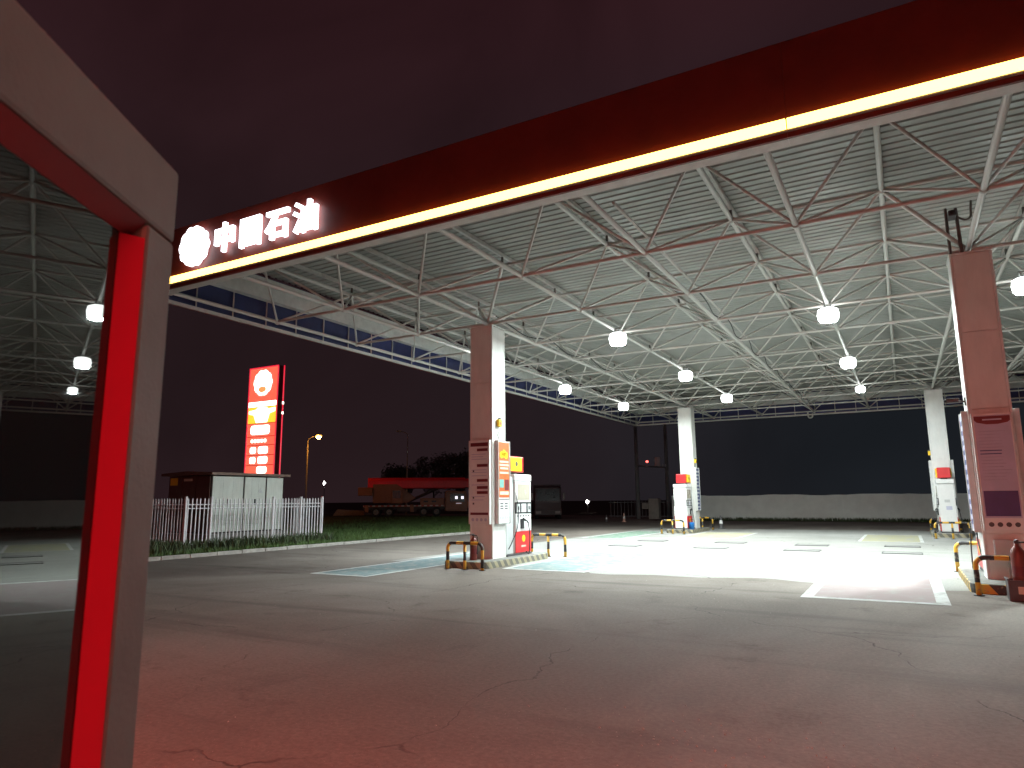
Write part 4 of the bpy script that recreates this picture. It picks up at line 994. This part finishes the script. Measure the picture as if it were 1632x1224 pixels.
# ------------------------------------------------------------------ open glass door beside the camera
GA = R(31.85)
gb = thing('glass_door', 'grey framed glass door standing open, dark reflecting pane with red inner trim', 'door', (10.113, -16.558, 0), GA)
# local: +Y runs along the glass away from the shop, +X is the side facing the forecourt
fx = -0.27
yo, yi, zo, zi = 0.586, 0.536, 2.030, 1.9635
box('stile', (fx-0.055, yi, 0.01), (fx, yo, zi), grey_frame, gb, 0.004)
box('top_rail', (fx-0.055, -0.36, zi+0.0005), (fx, yo, zo), grey_frame, gb, 0.004)
def wedge(name, pts, mat):
    bm = bmesh.new(); v = [bm.verts.new(p) for p in pts]
    for f in ((0, 1, 2), (3, 5, 4), (0, 3, 4, 1), (1, 4, 5, 2), (2, 5, 3, 0)): bm.faces.new([v[i] for i in f])
    bmesh.ops.recalc_face_normals(bm, faces=bm.faces); return link(name, finish(bm, name), mat, gb)
wedge('red_trim', [(fx-0.0008, yi-0.0004, z) if k == 0 else ((fx-0.0142, yi-0.0138, z) if k == 1 else (fx-0.0142, yi-0.0004, z)) for z in (0.125, zi-0.014) for k in range(3)], red_jamb)
wedge('top_trim', [(fx-0.0008, y, zi-0.0004) if k == 0 else ((fx-0.0142, y, zi-0.0138) if k == 1 else (fx-0.0142, y, zi-0.0004)) for y in (-0.309, yi-0.0006) for k in range(3)], M('dark_red_trim', (0.16, 0.010, 0.016), 0.4))
box('pane', (fx-0.021, -0.309, 0.122), (fx-0.0146, yi-0.0005, zi-0.0006), glass, gb, 0.0)
box('bottom_rail', (fx-0.055, -0.309, 0.01), (fx, yi-0.0005, 0.12), grey_frame, gb, 0.004)
box('stile', (fx-0.055, -0.36, 0.01), (fx, -0.31, zi), grey_frame, gb, 0.004)
bar('pull_handle', (fx-0.09, 0.50, 0.75), (fx-0.09, 0.50, 1.35), 0.014, steel_pole, gb, 10)
for z in (0.80, 1.30): bar('handle_mount', (fx-0.09, 0.50, z), (fx-0.032, 0.50, z), 0.010, steel_pole, gb, 8)

# ------------------------------------------------------------------ station shop behind the camera with its red lit sign
sh = thing('station_shop', 'station shop with a long red lit sign along its front', 'building', (9.0, -20.4, 0))
box('wall', (-11, -8, 0), (11, 0, 5.0), wall_plaster, sh, 0.02)
box('roof_edge', (-11.3, -8.2, 5.002), (11.3, 0.25, 5.2), white_metal, sh, 0.02)
prism('sign_case', [(0.002, 3.72), (0.06, 3.72), (1.30, 4.08), (1.30, 4.5), (0.002, 4.5)], -6.8, 4.9, red_paint, sh, (0, 0, 0), (R(90), 0, R(90)))
box('sign_face', (-6.7, -0.008, -0.62), (4.8, 0.008, 0.62), shop_red, sh, 0.004, (R(-73.8), 0, 0), (0, 0.684, 3.888))
for k in range(5):
    wn = box('window', (-10.5+k*4.4, 0.003, 0.7), (-7.3+k*4.4, 0.05, 2.7), grey_frame, sh, 0.01)
    box('pane', (-10.4+k*4.4, 0.0505, 0.8), (-7.4+k*4.4, 0.058, 2.6), dark_glass, wn, 0.0)
